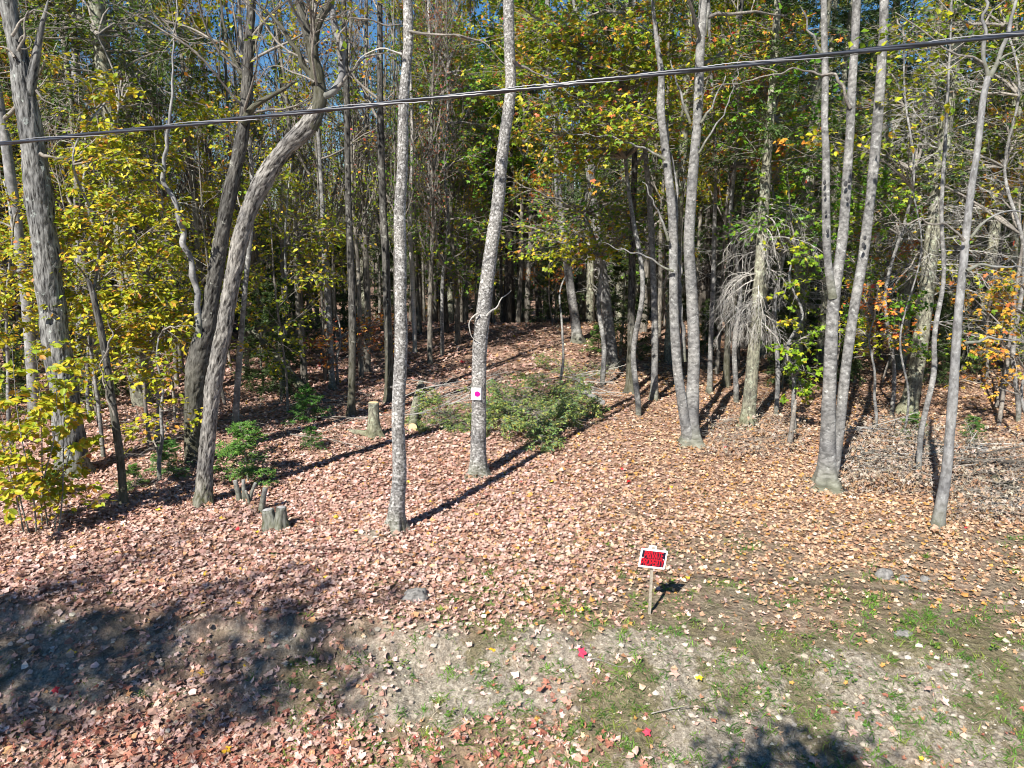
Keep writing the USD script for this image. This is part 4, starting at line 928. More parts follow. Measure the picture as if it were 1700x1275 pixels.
# the far forest that reads as one mass: trunks and leaf clumps closing the view
def far_forest():
    r = np.random.default_rng(5)
    n = 1500
    y = r.uniform(60, 100, n); x = r.uniform(-0.8, 0.8, n) * y
    sec = (x / y > -0.62) & (x / y < -0.22)
    H = np.where(sec, r.uniform(6, 9, n), r.uniform(12, 20, n))
    p0 = np.stack([x, y, gz(x, y) - 0.3], -1)
    pts, rad = grow(r, p0, np.tile([[0, 0, 1.0]], (n, 1)), H, r.uniform(0.08, 0.17, n), 5, 0.03, 0.2, 0.3)
    v, f = tubes(pts, rad, 5)
    path = thing('distant_forest', 'dense far-off mass of trunks and foliage closing the view behind all the other trees', 'forest')
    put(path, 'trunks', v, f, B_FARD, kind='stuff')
    m = 60000
    k = r.integers(0, n, m); t = r.uniform(0.02, 1.0, m) ** 0.8
    pos = p0[k] + np.stack([r.normal(0, 1.1, m), r.normal(0, 1.1, m), H[k] * t], -1)
    d = nrm(r.normal(size=(m, 3))); nn = nrm(r.normal(0, 0.7, (m, 3)) + [0, -0.5, 0.8])
    lv, lf = leaves(pos, d, nn, r.uniform(0.2, 0.5, m), DIAMOND)
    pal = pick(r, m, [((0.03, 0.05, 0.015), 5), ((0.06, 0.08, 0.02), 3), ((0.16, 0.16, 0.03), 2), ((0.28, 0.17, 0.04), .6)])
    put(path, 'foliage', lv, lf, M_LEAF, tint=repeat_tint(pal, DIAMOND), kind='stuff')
    mark(stage.GetPrimAtPath(path), kind='stuff')
far_forest()

# ------------------------------------------------------------------ understory and low branches of the named kind, seen singly
def sapling(name, label, base, top, sprays, seed, Y=None, w=7, cat='sapling', dy=0.0, bm=None):
    """base, top: pixels of the stem; sprays: (u, v, size in pixels, leaves, palette, template, leaf size[, depth shift])."""
    b = ground(*base) if Y is None else at(base[0], base[1], Y)
    Y = b[1]; b[2] = gz(b[0], b[1])
    t = at(top[0], top[1], Y + dy)
    path = thing(name, label, cat)
    r = 0.5 * w * depth(b) / FPX
    rng = np.random.default_rng(seed)
    n = 7; k = np.linspace(0, 1, n)
    P = b[None] * (1 - k[:, None]) + t[None] * k[:, None] + np.column_stack([rng.normal(0, 0.04, n), rng.normal(0, 0.04, n), np.zeros(n)]) * (k * (1.4 - k))[:, None] * np.linalg.norm(t - b)
    put_stem(path, 'stem', np.vstack([b - [0, 0, .1], P]), np.concatenate([[r], r * np.linspace(1, 0.35, n)]), bm or B_SMOOTH, sides=10, ds=0.1, seed=seed)
    specs = []
    for s in sprays:
        u, v, size, nl, pal, tm, lf = s[:7]
        c = at(u, v, Y + (s[7] if len(s) > 7 else rng.uniform(-0.6, 0.5)))
        sz = size * depth(c) / FPX
        i = np.argmin(np.abs(P[:, 2] - (c[2] - 0.35 * np.linalg.norm(P[:, :2] - c[:2], axis=1))))
        specs.append(dict(start=P[i], center=c, size=sz, n_leaf=nl, palette=pal, tmpl=tm, leaf=lf, r0=max(0.006, r * 0.5)))
    foliate(path, specs, seed + 1)
    return path, P, Y

def rnd_sprays(seed, box, n, size, nl, pal, tm, lf, dy=(-0.8, 0.6)):
    r = np.random.default_rng(seed)
    return [(r.uniform(box[0], box[2]), r.uniform(box[1], box[3]), r.uniform(*size), nl, pal, tm, lf, r.uniform(*dy)) for _ in range(n)]

sapling('beech_sapling', 'beech sapling with dense layers of yellow leaves just right of the old rough tree', (172, 760), (165, 170),
        [(130, 190, 55, 60, YEL, BEECH, .10), (180, 215, 70, 110, YEL, BEECH, .10), (215, 240, 60, 80, YEL, BEECH, .10)] + rnd_sprays(1, (95, 250, 270, 560), 24, (80, 130), 190, YEL, BEECH, .092), 301)
sapling('beech_sapling', 'beech sapling with thinner yellow-green layers between the snapped snag and the bulging tree', (262, 735), (255, 300),
        rnd_sprays(2, (190, 300, 330, 600), 17, (70, 120), 170, YG, BEECH, .09), 302)
sapling('beech_sapling', 'beech sapling with yellow leaves pressing in from the left edge behind the old rough tree', (20, 740), (10, 300),
        rnd_sprays(3, (-30, 300, 60, 560), 11, (70, 120), 160, YEL, BEECH, .09), 303)
sapling('beech_sapling', 'beech sapling with yellow leaves hanging right of the leaning tree at cable-foot height', (470, 660), (480, 270),
        rnd_sprays(4, (420, 290, 570, 470), 11, (70, 110), 80, YEL, BEECH, .11), 304)
sapling('beech_sapling', 'small beech sapling with dark gold leaves low between the snag and the leaning tree', (265, 800), (268, 560),
        rnd_sprays(5, (200, 540, 320, 720), 9, (60, 90), 60, YEL, BEECH, .095), 305)
sapling('maple_sapling', 'maple sapling with bright green leaves at the left side of the forked tree', (1318, 720), (1318, 420),
        [(1330, 640, 60, 70, GRN, MAPLE, .15), (1310, 590, 60, 70, GRN, MAPLE, .15), (1340, 560, 60, 60, GRN, MAPLE, .15), (1305, 540, 45, 30, YG, MAPLE, .13), (1320, 470, 70, 60, GRN, MAPLE, .15), (1345, 430, 60, 60, GRN, MAPLE, .15), (1300, 420, 60, 40, YG, MAPLE, .14), (1340, 615, 50, 50, GRN, MAPLE, .15), (1325, 380, 80, 70, GRN, MAPLE, .15), (1310, 310, 80, 70, GRN, MAPLE, .14)], 306, w=8)
sapling('maple_sapling', 'maple sapling with golden-green leaves between two stems of the forked tree', (1452, 720), (1450, 530),
        [(1425, 545, 80, 80, YG, MAPLE, .15), (1465, 555, 90, 90, YG, MAPLE, .15), (1500, 552, 70, 50, ORG, MAPLE, .14), (1450, 580, 60, 40, YG, MAPLE, .14), (1440, 500, 80, 60, ORG, MAPLE, .13), (1460, 470, 90, 70, ORG, MAPLE, .13), (1410, 460, 60, 40, YG, MAPLE, .13)], 307, w=6)
sapling('maple_sapling', 'maple sapling with orange leaves reaching in from the right edge', (1705, 740), (1700, 480),
        [(1660, 495, 110, 110, ORG, MAPLE, .13), (1620, 490, 90, 70, ORG, MAPLE, .13), (1640, 580, 70, 50, ORG, MAPLE, .13), (1690, 540, 90, 70, ORG, MAPLE, .13), (1600, 555, 60, 40, ORG, MAPLE, .13), (1600, 630, 60, 40, ORG, MAPLE, .12), (1640, 615, 50, 25, ORG, MAPLE, .12), (1670, 580, 90, 60, ORG, MAPLE, .13), (1690, 470, 70, 40, ORG, MAPLE, .13)], 308, w=6)
sapling('maple_sapling', 'maple sapling spreading a flat pale green spray before the grey leaning trunk', (930, 640), (948, 400),
        [(895, 425, 70, 90, YG, MAPLE, .16, -1.2), (940, 412, 90, 130, YG, MAPLE, .16, -1.2), (990, 405, 90, 130, YG, MAPLE, .16, -1.2), (1035, 400, 60, 60, YG, MAPLE, .15, -1.2), (960, 390, 70, 70, YG, MAPLE, .15, -1)], 309, w=5)
sapling('maple_sapling', 'tall maple sapling with orange-brown leaves between the double tree and the forked tree', (1222, 668), (1215, 60),
        rnd_sprays(6, (1170, 10, 1300, 290), 24, (90, 150), 120, ORG + YG, MAPLE, .14), 310, w=9)
sapling('maple_sapling', 'tall maple sapling with bright green layers above the cable, left of the forked tree', (1288, 690), (1290, 90),
        rnd_sprays(7, (1220, 40, 1360, 400), 22, (90, 150), 120, GRN, MAPLE, .14), 311, w=8)
sapling('maple_sapling', 'tall maple sapling with green, yellow and red leaves left of the double tree', (1060, 690), (1040, 20),
        rnd_sprays(8, (860, -10, 1130, 270), 44, (110, 170), 170, MIXM, MAPLE, .14, (-2, 1)), 312, w=10)
sapling('maple_sapling', 'maple sapling with green and gold leaves between the marked and the double tree', (1000, 640), (990, 200),
        rnd_sprays(9, (860, 240, 1090, 400), 20, (100, 150), 130, GRN + MIXM, MAPLE, .13, (-1, 2)), 313, w=9)
sapling('maple_sapling', 'maple sapling filling the gap between the two mottled trees with yellow-green leaves', (735, 590), (740, 120),
        rnd_sprays(10, (680, 20, 820, 470), 32, (80, 130), 140, YG + GRN, MAPLE, .15, (-1, 3)), 314, w=7)
sapling('maple_sapling', 'maple sapling with rusty brown leaves low in the shade right of the leaning dead trunk', (560, 640), (562, 520),
        rnd_sprays(11, (520, 520, 640, 600), 8, (50, 90), 60, RUS + ORG, MAPLE, .14, (-.5, 1)), 315, w=5)
sapling('beech_sapling', 'thin beech sapling whose branch of yellow and pink leaves crosses the forked tree', (1500, 730), (1520, 225),
        [(1375, 235, 40, 14, YEL, BEECH, .12, -1.2), (1420, 238, 50, 18, YEL, BEECH, .12, -1.2), (1455, 232, 50, 16, YEL, BEECH, .12, -1.2), (1510, 228, 40, 12, YEL, BEECH, .12, -1.), (1310, 242, 40, 12, ORG, BEECH, .11, -1.2), (1345, 225, 30, 12, YEL, BEECH, .12, -1.2)], 316, w=4)
sapling('maple_sapling', 'tall maple sapling with dark green leaves high at upper left, beside the old rough tree', (150, 700), (170, 60),
        rnd_sprays(14, (85, -10, 300, 240), 26, (90, 150), 120, GRN + DRK, MAPLE, .12, (1, 4)), 319, w=7)
sapling('maple_sapling', 'tall maple sapling with dull green leaves high in the upper right corner', (1690, 700), (1660, 40),
        rnd_sprays(12, (1470, -20, 1730, 300), 34, (100, 160), 130, YG + DRK, MAPLE, .13, (0, 3)), 317, w=8)
sapling('maple_sapling', 'tall maple sapling with yellow-green leaves between the forked stems and the twiggy spruce', (1480, 690), (1495, 60),
        rnd_sprays(13, (1380, -10, 1570, 440), 30, (90, 140), 120, GRN + YG, MAPLE, .12, (1, 3)), 318, w=7)

# the yellow bush at the left edge: each of its leaves that shows large is a part
def near_bush():
    rng = np.random.default_rng(41)
    b = ground(62, 885); Yb = b[1]
    path = thing('yellow_bush', 'leafy bush with large yellow leaves in the left foreground, before the old rough tree', 'bush')
    stems = []
    for k, (u0, u1, v1) in enumerate(((95, 108, 640), (80, 60, 585), (60, 20, 570), (40, -20, 600), (88, 130, 700), (70, 90, 600), (50, 0, 680))):
        p0 = ground(u0, 880 + rng.uniform(-12, 8)); p1 = at(u1, v1, p0[1] + rng.uniform(-0.4, 0.5))
        m = 0.5 * (p0 + p1) + rng.normal(0, 0.06, 3)
        P = np.array([p0 - [0, 0, .05], p0 * .72 + p1 * .28 + rng.normal(0, .03, 3), m, p1])
        put_stem(path, 'stem', P, np.array([0.011, 0.009, 0.007, 0.003]), B_SMOOTH, sides=8, ds=0.06, seed=k)
        stems.append(curve(P, np.array([0.011, 0.009, 0.007, 0.003]), 0.05)[0])
    S_ = np.stack([s[np.linspace(0, len(s) - 1, 14).astype(int)] for s in stems])
    p, d, LL, rr = kids(rng, S_, np.full(S_.shape[:2], 0.006), 0.75, 13, 0.1, 1, (45, 85), (0.5, 1.0), 0.6, 0.5)
    b1, r1 = grow(rng, p, d, LL, rr, 6, 0.14, -0.02)
    p, d, LL, rr = kids(rng, b1, r1, LL, 2, 0.25, 1, (30, 60), (0.35, 0.6), 0.7, 0.5)
    b2, r2 = grow(rng, p, d, LL, rr, 6, 0.14, -0.02)
    v, f = join([tubes(b1, r1, 4), tubes(b2, r2, 4)])
    put(path, 'twigs', v, f, B_TWIG, kind='stuff')
    tw = np.concatenate([b1, b2])
    lp, ld, ln = on_twigs(rng, tw, 7, 0.10, 0.55, -0.35, 0.02)
    ls = rng.uniform(0.075, 0.125, len(lp)); lt = pick(rng, len(lp), YEL[:2] + [((0.56, 0.33, 0.04), 2.4), ((0.26, 0.32, 0.02), 1.8), ((0.46, 0.20, 0.05), .4)])
    dist = np.linalg.norm(lp - CAM, axis=1)
    q = lp - CAM; uu = 850 + FPX * q[:, 0] / depth(lp)
    order = np.argsort(-(ls / dist) * (uu > -5))
    big = order[:300]; rest = order[300:]
    for i in big:
        lv, lf = leaves(lp[i:i + 1], ld[i:i + 1], ln[i:i + 1], ls[i], BEECH)
        put(path, 'leaf', lv, lf, M_LEAF, tint=repeat_tint(lt[i:i + 1], BEECH))
    lv, lf = leaves(lp[rest], ld[rest], ln[rest], ls[rest], BEECH)
    put(path, 'foliage', lv, lf, M_LEAF, tint=repeat_tint(lt[rest], BEECH), kind='stuff')
near_bush()

# little firs and ferny seedlings
def small(kind, name, label, cat, u, v, h, base_h, rz, group=None, dy=0.0):
    g = ground(u, v)
    s = h * depth(g) / FPX / base_h
    place(kind, name, g[0], g[1] + dy, label, cat, group, rz, (s * 1.25, s * 1.25, s))
small('fir', 'fir_seedling', 'bushy bright green fir seedling right behind the foot of the leaning tree', 'fir', 412, 800, 100, 1.5, 20)
small('fir', 'fir_seedling', 'green fir seedling at the foot of the leaning dead trunk', 'fir', 514, 700, 62, 1.5, 100)
small('fir', 'fir_seedling', 'low fir seedling in brown leaves left of the cut stump', 'fir', 517, 745, 40, 1.5, 200)
small('fir', 'fir_seedling', 'low ferny green seedling at the foot of the snapped snag', 'fir', 222, 812, 44, 1.5, 300)
small('fir', 'fir_seedling', 'small green fir left of the leaning tree in dark shade', 'fir', 285, 790, 60, 1.5, 30)
small('fir', 'fir_seedling', 'bright green fir seedling at the back of the leaf-covered rise, beside the pale leaning trunk', 'fir', 995, 585, 46, 1.5, 75)
small('fir', 'fir_seedling', 'bright green low fir near the right edge, behind the slender blue-grey tree', 'fir', 1612, 730, 42, 1.5, 140)
small('fir', 'fir_seedling', 'dark green low fir at the foot of the twiggy spruce', 'fir', 1512, 728, 46, 1.5, 250)
small('fir', 'fir_seedling', 'small green fir at the foot of the old rough tree', 'fir', 90, 830, 50, 1.5, 10)
small('cedar', 'young_cedar', 'leafy young conifer with light tips between the grey trunk and the double tree', 'conifer', 1030, 590, 190, 3.4, 60)

# ------------------------------------------------------------------ the sign, the marker
M_WHITE = plain('white_paint', (0.78, 0.78, 0.77), 0.45, 0.04, 40)
M_BLACK = plain('sign_black', (0.012, 0.010, 0.025), 0.4, 0.1, 40)
M_RED = plain('sign_red', (0.70, 0.012, 0.022), 0.4, 0.06, 40)
M_MAG = plain('marker_magenta', (0.62, 0.004, 0.22), 0.45, 0.05, 40)
M_STAKE = plain('weathered_stake', (0.30, 0.265, 0.215), 0.85, 0.35, 45)

def box(lo, hi, bev=0.0):
    m = trimesh.creation.box(bounds=[lo, hi])
    return m.vertices, m.faces

def rounded(w, h, r, d):
    from shapely.geometry import box as sbox
    g = sbox(-w / 2 + r, -h / 2 + r, w / 2 - r, h / 2 - r).buffer(r, 5)
    return trimesh.creation.extrude_polygon(g, d, engine='earcut')

def sign():
    g = ground(1078, 1020)
    D = depth(g); k = D / FPX
    path = thing('private_property_sign', 'white sign with black panel and red lettering on a wooden stake in the grass', 'sign')
    top = at(1084, 909, g[1]); c = at(1084, 927.5, g[1] - 0.02)
    ax = nrm(top - g); R = np.eye(4)
    # the stake, square, leaning slightly right
    side = nrm(np.cross(ax, [0, 1.0, 0])); front = np.cross(side, ax)
    L = np.linalg.norm(top - g)
    v, f = box([-0.014, -0.009, -0.15], [0.014, 0.009, L + 0.01])
    put(path, 'stake', v[:, :1] * side + v[:, 1:2] * -front * -1 + v[:, 2:] * ax + g, f, M_STAKE)
    # the board turns about 12 degrees clockwise and tips back a little
    a = math.radians(-11.0); tip = math.radians(8)
    ex = np.array([math.cos(a) * 0.985, 0.16, math.sin(a)]); ex = nrm(ex)
    ez = nrm(np.array([-math.sin(a), math.sin(tip), math.cos(a)])); ez = nrm(ez - ex * (ez @ ex)); ey = np.cross(ex, ez)  # ey points to the camera
    W, H = 46.5 * k, 31.5 * k
    def local(m):
        p = np.asarray(m.vertices if hasattr(m, 'vertices') else m)
        return p[:, :1] * ex + p[:, 1:2] * ez + p[:, 2:3] * ey + c
    m = rounded(W, H, 0.012, 0.004); put(path, 'board', local(m), m.faces, M_WHITE)
    m = rounded(W * 0.87, H * 0.80, 0.004, 0.0012); m.apply_translation([0, 0, 0.0042]); put(path, 'panel', local(m), m.faces, M_BLACK)
    for line, wd, y0, hh in (('PRIVATE', 0.70, 0.01, 0.37), ('PROPERTY', 0.85, -0.385, 0.375)):
        m = meshkit.text_mesh(line, 1.0, 0.5, bold=True)
        lo, hi = m.bounds
        m.apply_translation([-(lo[0] + hi[0]) / 2, -lo[1], 0])
        sx, sy = W * wd / (hi[0] - lo[0]), H * hh / (hi[1] - lo[1])
        m.apply_scale([sx, sy, 0.0014 / 0.5]); m.apply_translation([0, H * y0, 0.0056])
        put(path, 'lettering', local(m), m.faces, M_RED)
    for s in (-1, 1):
        m = trimesh.creation.cylinder(0.0055, 0.003, sections=12); m.apply_translation([s * W * 0.385, H * 0.02, 0.0065])
        put(path, 'nail', local(m), m.faces, M_WHITE)
    m = rounded(0.085, 0.05, 0.006, 0.003); m.apply_translation([-0.02, H * 0.5 + 0.010, -0.012]); put(path, 'back_tag', local(m), m.faces, M_WHITE)
sign()

def marker():
    path_, P, R, Yt = MARKED
    c0, r0, _ = curve(P, R, 0.05)
    q = at(792.5, 651, Yt)
    i = np.argmin(np.abs(c0[:, 2] - q[2]))
    rad = r0[i] + 0.012
    path = thing('trail_marker', 'white square marker with a magenta dot, bent round the trunk of the marked tree', 'marker')
    k = depth(q) / FPX
    h = 20.5 * k
    # a plate folded once, its wide leaf facing the camera, the narrow one the right
    cx = c0[i]
    xl, xf, xr = q[0] - 9.6 * k, q[0] + 5.8 * k, q[0] + 10.0 * k
    yf = cx[1] - rad - 0.004
    prof = np.array([[xl, yf + 0.006], [xf, yf - 0.012], [xr, yf + 0.055]])
    t = 0.004
    nrmls = []
    v, f = [], []
    off = np.array([[0.0, t], [0.0008, t * 1.2], [-t, 0.0]])
    ring = np.vstack([prof, (prof + off)[::-1]])
    n = len(ring)
    V_ = np.vstack([np.column_stack([ring, np.full(n, q[2] - h / 2)]), np.column_stack([ring, np.full(n, q[2] + h / 2)])])
    F_ = []
    for a in range(n):
        b = (a + 1) % n; F_ += [[a, b, n + b], [a, n + b, n + a]]
    for o, sgn in ((0, 1), (n, -1)):
        F_ += [[o + 0, o + 1, o + 4][::sgn], [o + 0, o + 4, o + 5][::sgn], [o + 1, o + 2, o + 3][::sgn], [o + 1, o + 3, o + 4][::sgn]]
    put(path, 'plate', V_, np.array(F_), M_WHITE)
    # the dot lies on the wide leaf
    ex = nrm(np.array([xf - xl, -0.018, 0])); ez = np.array([0, 0, 1.0]); ey = np.cross(ex, ez)
    cd = np.array([q[0] + 0.6 * k, 0, q[2]]); tt = (cd[0] - xl) / (xf - xl); cd[1] = (yf + 0.006) * (1 - tt) + (yf - 0.012) * tt
    cd = cd + ey * 0.001
    m = trimesh.creation.cylinder(4.7 * k, 0.003, sections=28)
    put(path, 'dot', m.vertices[:, :1] * ex + m.vertices[:, 1:2] * ez + m.vertices[:, 2:] * ey + cd, m.faces, M_MAG)
    m = trimesh.creation.cylinder(0.004, 0.006, sections=8)
    put(path, 'nail', m.vertices[:, :1] * ex + m.vertices[:, 1:2] * ez + m.vertices[:, 2:] * ey + cd + ez * h * 0.40, m.faces, M_CUTOLD)
marker()

# ------------------------------------------------------------------ stumps, logs, stones
def cap_disc(path, name, P, R, m, dome=0.006):
    d = nrm(P[1] - P[0]); ref = np.eye(3)[np.argmin(np.abs(d))]; a = nrm(np.cross(d, ref)); b = np.cross(d, a)
    th = np.linspace(0, 2 * np.pi, 24, endpoint=False)
    ring = P[1] + R * (np.cos(th)[:, None] * a + np.sin(th)[:, None] * b)
    v = np.vstack([ring, ring * 0.02 + 0.98 * (P[1] + d * dome), ring + d * 0.003 * 0])
    f = [[i, (i + 1) % 24, 24 + i] for i in range(24)] + [[(i + 1) % 24, 24 + (i + 1) % 24, 24 + i] for i in range(24)]
    put(path, name, v + d * 0.003, np.array(f), m)

def stump(name, label, stems, cutm, barkm, roots=4, flare=0.6, seed=0, kind='mottled', arms=()):
    """stems: (base pixel, top pixel, width in pixels)"""
    path = thing(name, label, 'stump')
    for k, (b, t, w) in enumerate(stems):
        g = ground(*b); p = at(t[0], t[1], g[1] + 0.01)
        r = 0.5 * w * depth(g) / FPX
        P = np.array([g - [0, 0, 0.12], g * 0.6 + p * 0.4, p]); Rr = np.array([r * 1.08, r, r * 0.95])
        v, f, bb = stem(P, Rr, sides=24, ds=0.03, kind=kind, seed=seed + k, flare=flare, roots=roots, s0=-0.1)
        put(path, 'stem', v, f, barkm, bk=bb, smooth=True)
        cap_disc(path, 'cut_face', P[1:], r * 0.93, cutm)
    for k, (pts) in enumerate(arms):
        g0 = ground(*stems[0][0])
        P, Rr = [], []
        for (u, v, w, zz) in pts:
            q = ground(u, v); P.append(q + [0, 0, zz]); Rr.append(0.5 * w * depth(q) / FPX)
        put_stem(path, 'root', np.array(P), np.array(Rr), barkm, sides=12, ds=0.04, kind='mottled', seed=seed + 9 + k)
    return path
stump('cut_stump', 'tall cut stump with a light cut top and mossy roots, left of the mottled tree', [((621, 724), (620, 668), 17)], M_CUT, B_SPRUCE, flare=0.75, seed=400,
      arms=([(616, 722, 14, .02), (602, 722, 11, .03), (588, 719, 8, .03), (576, 714, 5, 0)], [(626, 726, 10, .02), (640, 720, 7, .02), (650, 716, 4, 0)]))
stump('twin_stump', 'old weathered twin stump with two grey tops, in the leaves left of the mottled tree', [((450, 877), (444, 846), 17), ((466, 878), (467, 842), 14)], M_CUTOLD, B_ROUGH, flare=0.9, seed=410, kind='rough')
stump('coppice_stump', 'cluster of short cut stems fanning from one root, below the bushy fir seedling', [((399, 832), (390, 798), 7), ((406, 832), (404, 797), 6), ((412, 834), (424, 802), 5), ((415, 836), (408, 815), 4)], M_CUTOLD, B_SMOOTH, flare=0.3, seed=420)
stump('stub_stump', 'single short leaning cut stem standing just behind the twin stump', [((433, 850), (441, 808), 8)], M_CUT, B_SMOOTH, flare=0.3, seed=430)
stump('low_stump', 'low cut stump with a pale top, half hidden behind the bushy fir seedling', [((414, 728), (414, 712), 16)], M_CUT, B_SPRUCE, flare=0.3, seed=435)

def log(name, label, a, b, w, barkm, ends=True, seed=0, za=0.0, zb=0.0, cat='log', cut=None, kind='mottled'):
    """a, b: pixels where its two ends lie on the ground; za, zb lift them."""
    A, B2 = ground(*a), ground(*b)
    r = 0.5 * w * depth(A) / FPX
    A = A + [0, 0, r * 0.8 + za]; B2 = B2 + [0, 0, r * 0.8 + zb]
    path = thing(name, label, cat)
    mid = 0.5 * (A + B2) + np.random.default_rng(seed).normal(0, 0.02, 3)
    put_stem(path, 'trunk', np.array([A, mid, B2]), np.array([r, r * 0.95, r * 0.85]), barkm, sides=18, ds=0.05, kind=kind, seed=seed)
    if ends:
        cap_disc(path, 'cut_face', np.array([mid, A]), r * 0.94, cut or M_CUT); cap_disc(path, 'cut_face', np.array([mid, B2]), r * 0.8, cut or M_CUT)
    return path
log('cut_log', 'felled log with a pale cut end pointing to the camera, right of the mottled tree', (685, 716), (700, 640), 16, B_SPRUCE, seed=440)
log('cut_log', 'short cut log lying among the sticks just left of the slender blue-grey tree', (1533, 762), (1572, 762), 14, B_LEAN, seed=441, za=0.1, zb=0.1, cut=M_CUTOLD)
log('cut_log', 'short grey log end at the far right of the brush, before the low bright fir', (1611, 738), (1634, 752), 15, B_SLATE, seed=442, cut=M_CUTOLD)
log('fallen_log', 'smooth grey fallen stem lying flat at the right edge in front of the brush', (1615, 840), (1725, 846), 9, B_SLATE, seed=443, cut=M_CUTOLD)
log('fallen_log', 'dark slanting fallen stem at the right edge of the brush', (1648, 804), (1730, 838), 13, B_DARK, seed=444, za=.05, cut=M_CUTOLD)
log('fallen_log', 'thin broken trunk lying beside the smaller brush heap on the rise', (1000, 672), (958, 650), 10, B_SLATE, seed=445, cut=M_CUTOLD)

def stone(name, label, u, v, w, h, seed, m):
    g = ground(u, v); k = depth(g) / FPX
    s = trimesh.creation.icosphere(3, 1.0)
    n = meshkit.fbm(s.vertices * 1.3 + seed * 7.1, 3, seed)
    n2_ = np.round(n * 5) / 5
    n = meshkit.fbm(s.vertices * 2.2 + seed * 3.3, 4, seed + 1); vv = s.vertices * (0.45 + 0.6 * n + 0.45 * n2_)[:, None] * np.array([0.5 * w * k, 0.42 * w * k, 0.62 * h * k])
    put('/World', name, vv + g + [0, 0, 0.02 * h * k], s.faces, m, smooth=True, label=label, cat='stone')
M_STONE = plain('grey_stone', (0.16, 0.155, 0.148), 0.9, 0.55, 22)
stone('stone', 'rough dark grey stone half sunk in the leaves below the mottled tree', 690, 992, 44, 24, 3, M_STONE)
stone('stone', 'angular grey stone on the right, largest of the three in a row', 1467, 958, 28, 24, 5, M_STONE)
stone('stone', 'small pale stone in the middle of the three in a row on the right', 1502, 962, 20, 11, 6, M_STONE)
stone('stone', 'small grey stone at the right end of the three in a row', 1535, 964, 17, 14, 8, M_STONE)
stone('flat_stone', 'flat pale stone in the grass at the right, below the three stones in a row', 1500, 1052, 30, 8, 9, M_STONE)
# ------------------------------------------------------------------ cut cedar boughs heaped behind the marked tree
def bough_kind(i):
    rng = np.random.default_rng(500 + i)
    cp = kind_class('cedar_bough' + ('' if not i else f'_{i:03d}'))
    p, r = grow(rng, [[0, 0, 0.05]], [[1, 0, 0.12]], 1.7, 0.02, 10, 0.08, 0.01, 0.3)
    q, d, LL, rr = kids(rng, p, r, 1.7, 22, 0.12, 1, (35, 65), (0.3, 0.55), 0.5, 0.5)
    b1, r1 = grow(rng, q, d + [0, 0, .15], LL, rr, 7, 0.12, -0.04)
    q, d, LL, rr = kids(rng, b1, r1, LL, 9, 0.1, 1, (30, 60), (0.3, 0.5), 0.6, 0.4)
    b2, r2 = grow(rng, q, d, LL, np.maximum(rr, .0018), 5, 0.14, -0.08)
    v, f = tubes(p, r, 8); put(cp, 'stem', v, f, B_SPRUCE if 0 else B_TWIG, smooth=True)
    v, f = join([tubes(b1, r1, 4), tubes(b2, r2, 3)]); put(cp, 'twigs', v, f, B_TWIG, kind='stuff')
    lp, ld, ln = on_twigs(rng, b2, 6, 0.05, 0.8, -0.3, 0.012)
    lv, lf = leaves(lp, ld, ln, rng.uniform(0.06, 0.12, len(lp)), NEEDLE)
    put(cp, 'foliage', lv, lf, M_NEEDLE, tint=repeat_tint(pick(rng, len(lp), CED), NEEDLE), kind='stuff')
    K[f'bough{i}'] = cp
for i in range(3): bough_kind(i)
def bough(u, v, z, rz, tilt, sc, label, group=None):
    g = ground(u, v)
    x = UsdGeom.Xform.Define(stage, numbered('/World', 'cedar_bough'))
    x.AddTranslateOp().Set(Gf.Vec3d(float(g[0]), float(g[1]), float(g[2] + z)))
    x.AddRotateZOp().Set(float(rz)); x.AddRotateYOp().Set(float(tilt)); x.AddScaleOp().Set(Gf.Vec3f(sc, sc, 0.82 * sc))
    mark(x.GetPrim(), label, 'bough', group)
    x.GetPrim().GetReferences().AddInternalReference(K[f'bough{rng.integers(3)}']); x.GetPrim().SetInstanceable(True)
BG = 'cut cedar boughs heaped behind the marked tree'
for k in range(22):
    u = rng.uniform(818, 925); v = rng.uniform(665, 716)
    bough(u, v, rng.uniform(0.0, 0.42) * (1 - abs(u - 870) / 90), rng.uniform(0, 360) if k % 3 else rng.uniform(200, 340), rng.uniform(-16, 10), rng.uniform(0.55, 0.85), 'green cut cedar bough in the large heap behind the marked tree', BG)
for k in range(6):
    bough(rng.uniform(735, 780), rng.uniform(690, 712), 0.05, rng.uniform(180, 340), rng.uniform(-15, 10), rng.uniform(0.45, 0.6), 'green cut cedar bough between the mottled tree and the marked tree', 'cut cedar boughs between the two mottled trees')
for k in range(7):
    bough(rng.uniform(925, 990), rng.uniform(622, 650), rng.uniform(0, 0.1), rng.uniform(0, 360), rng.uniform(-12, 8), rng.uniform(0.5, 0.7), 'grey-green cut cedar bough in the smaller heap on the rise', 'cut cedar boughs in the smaller heap')

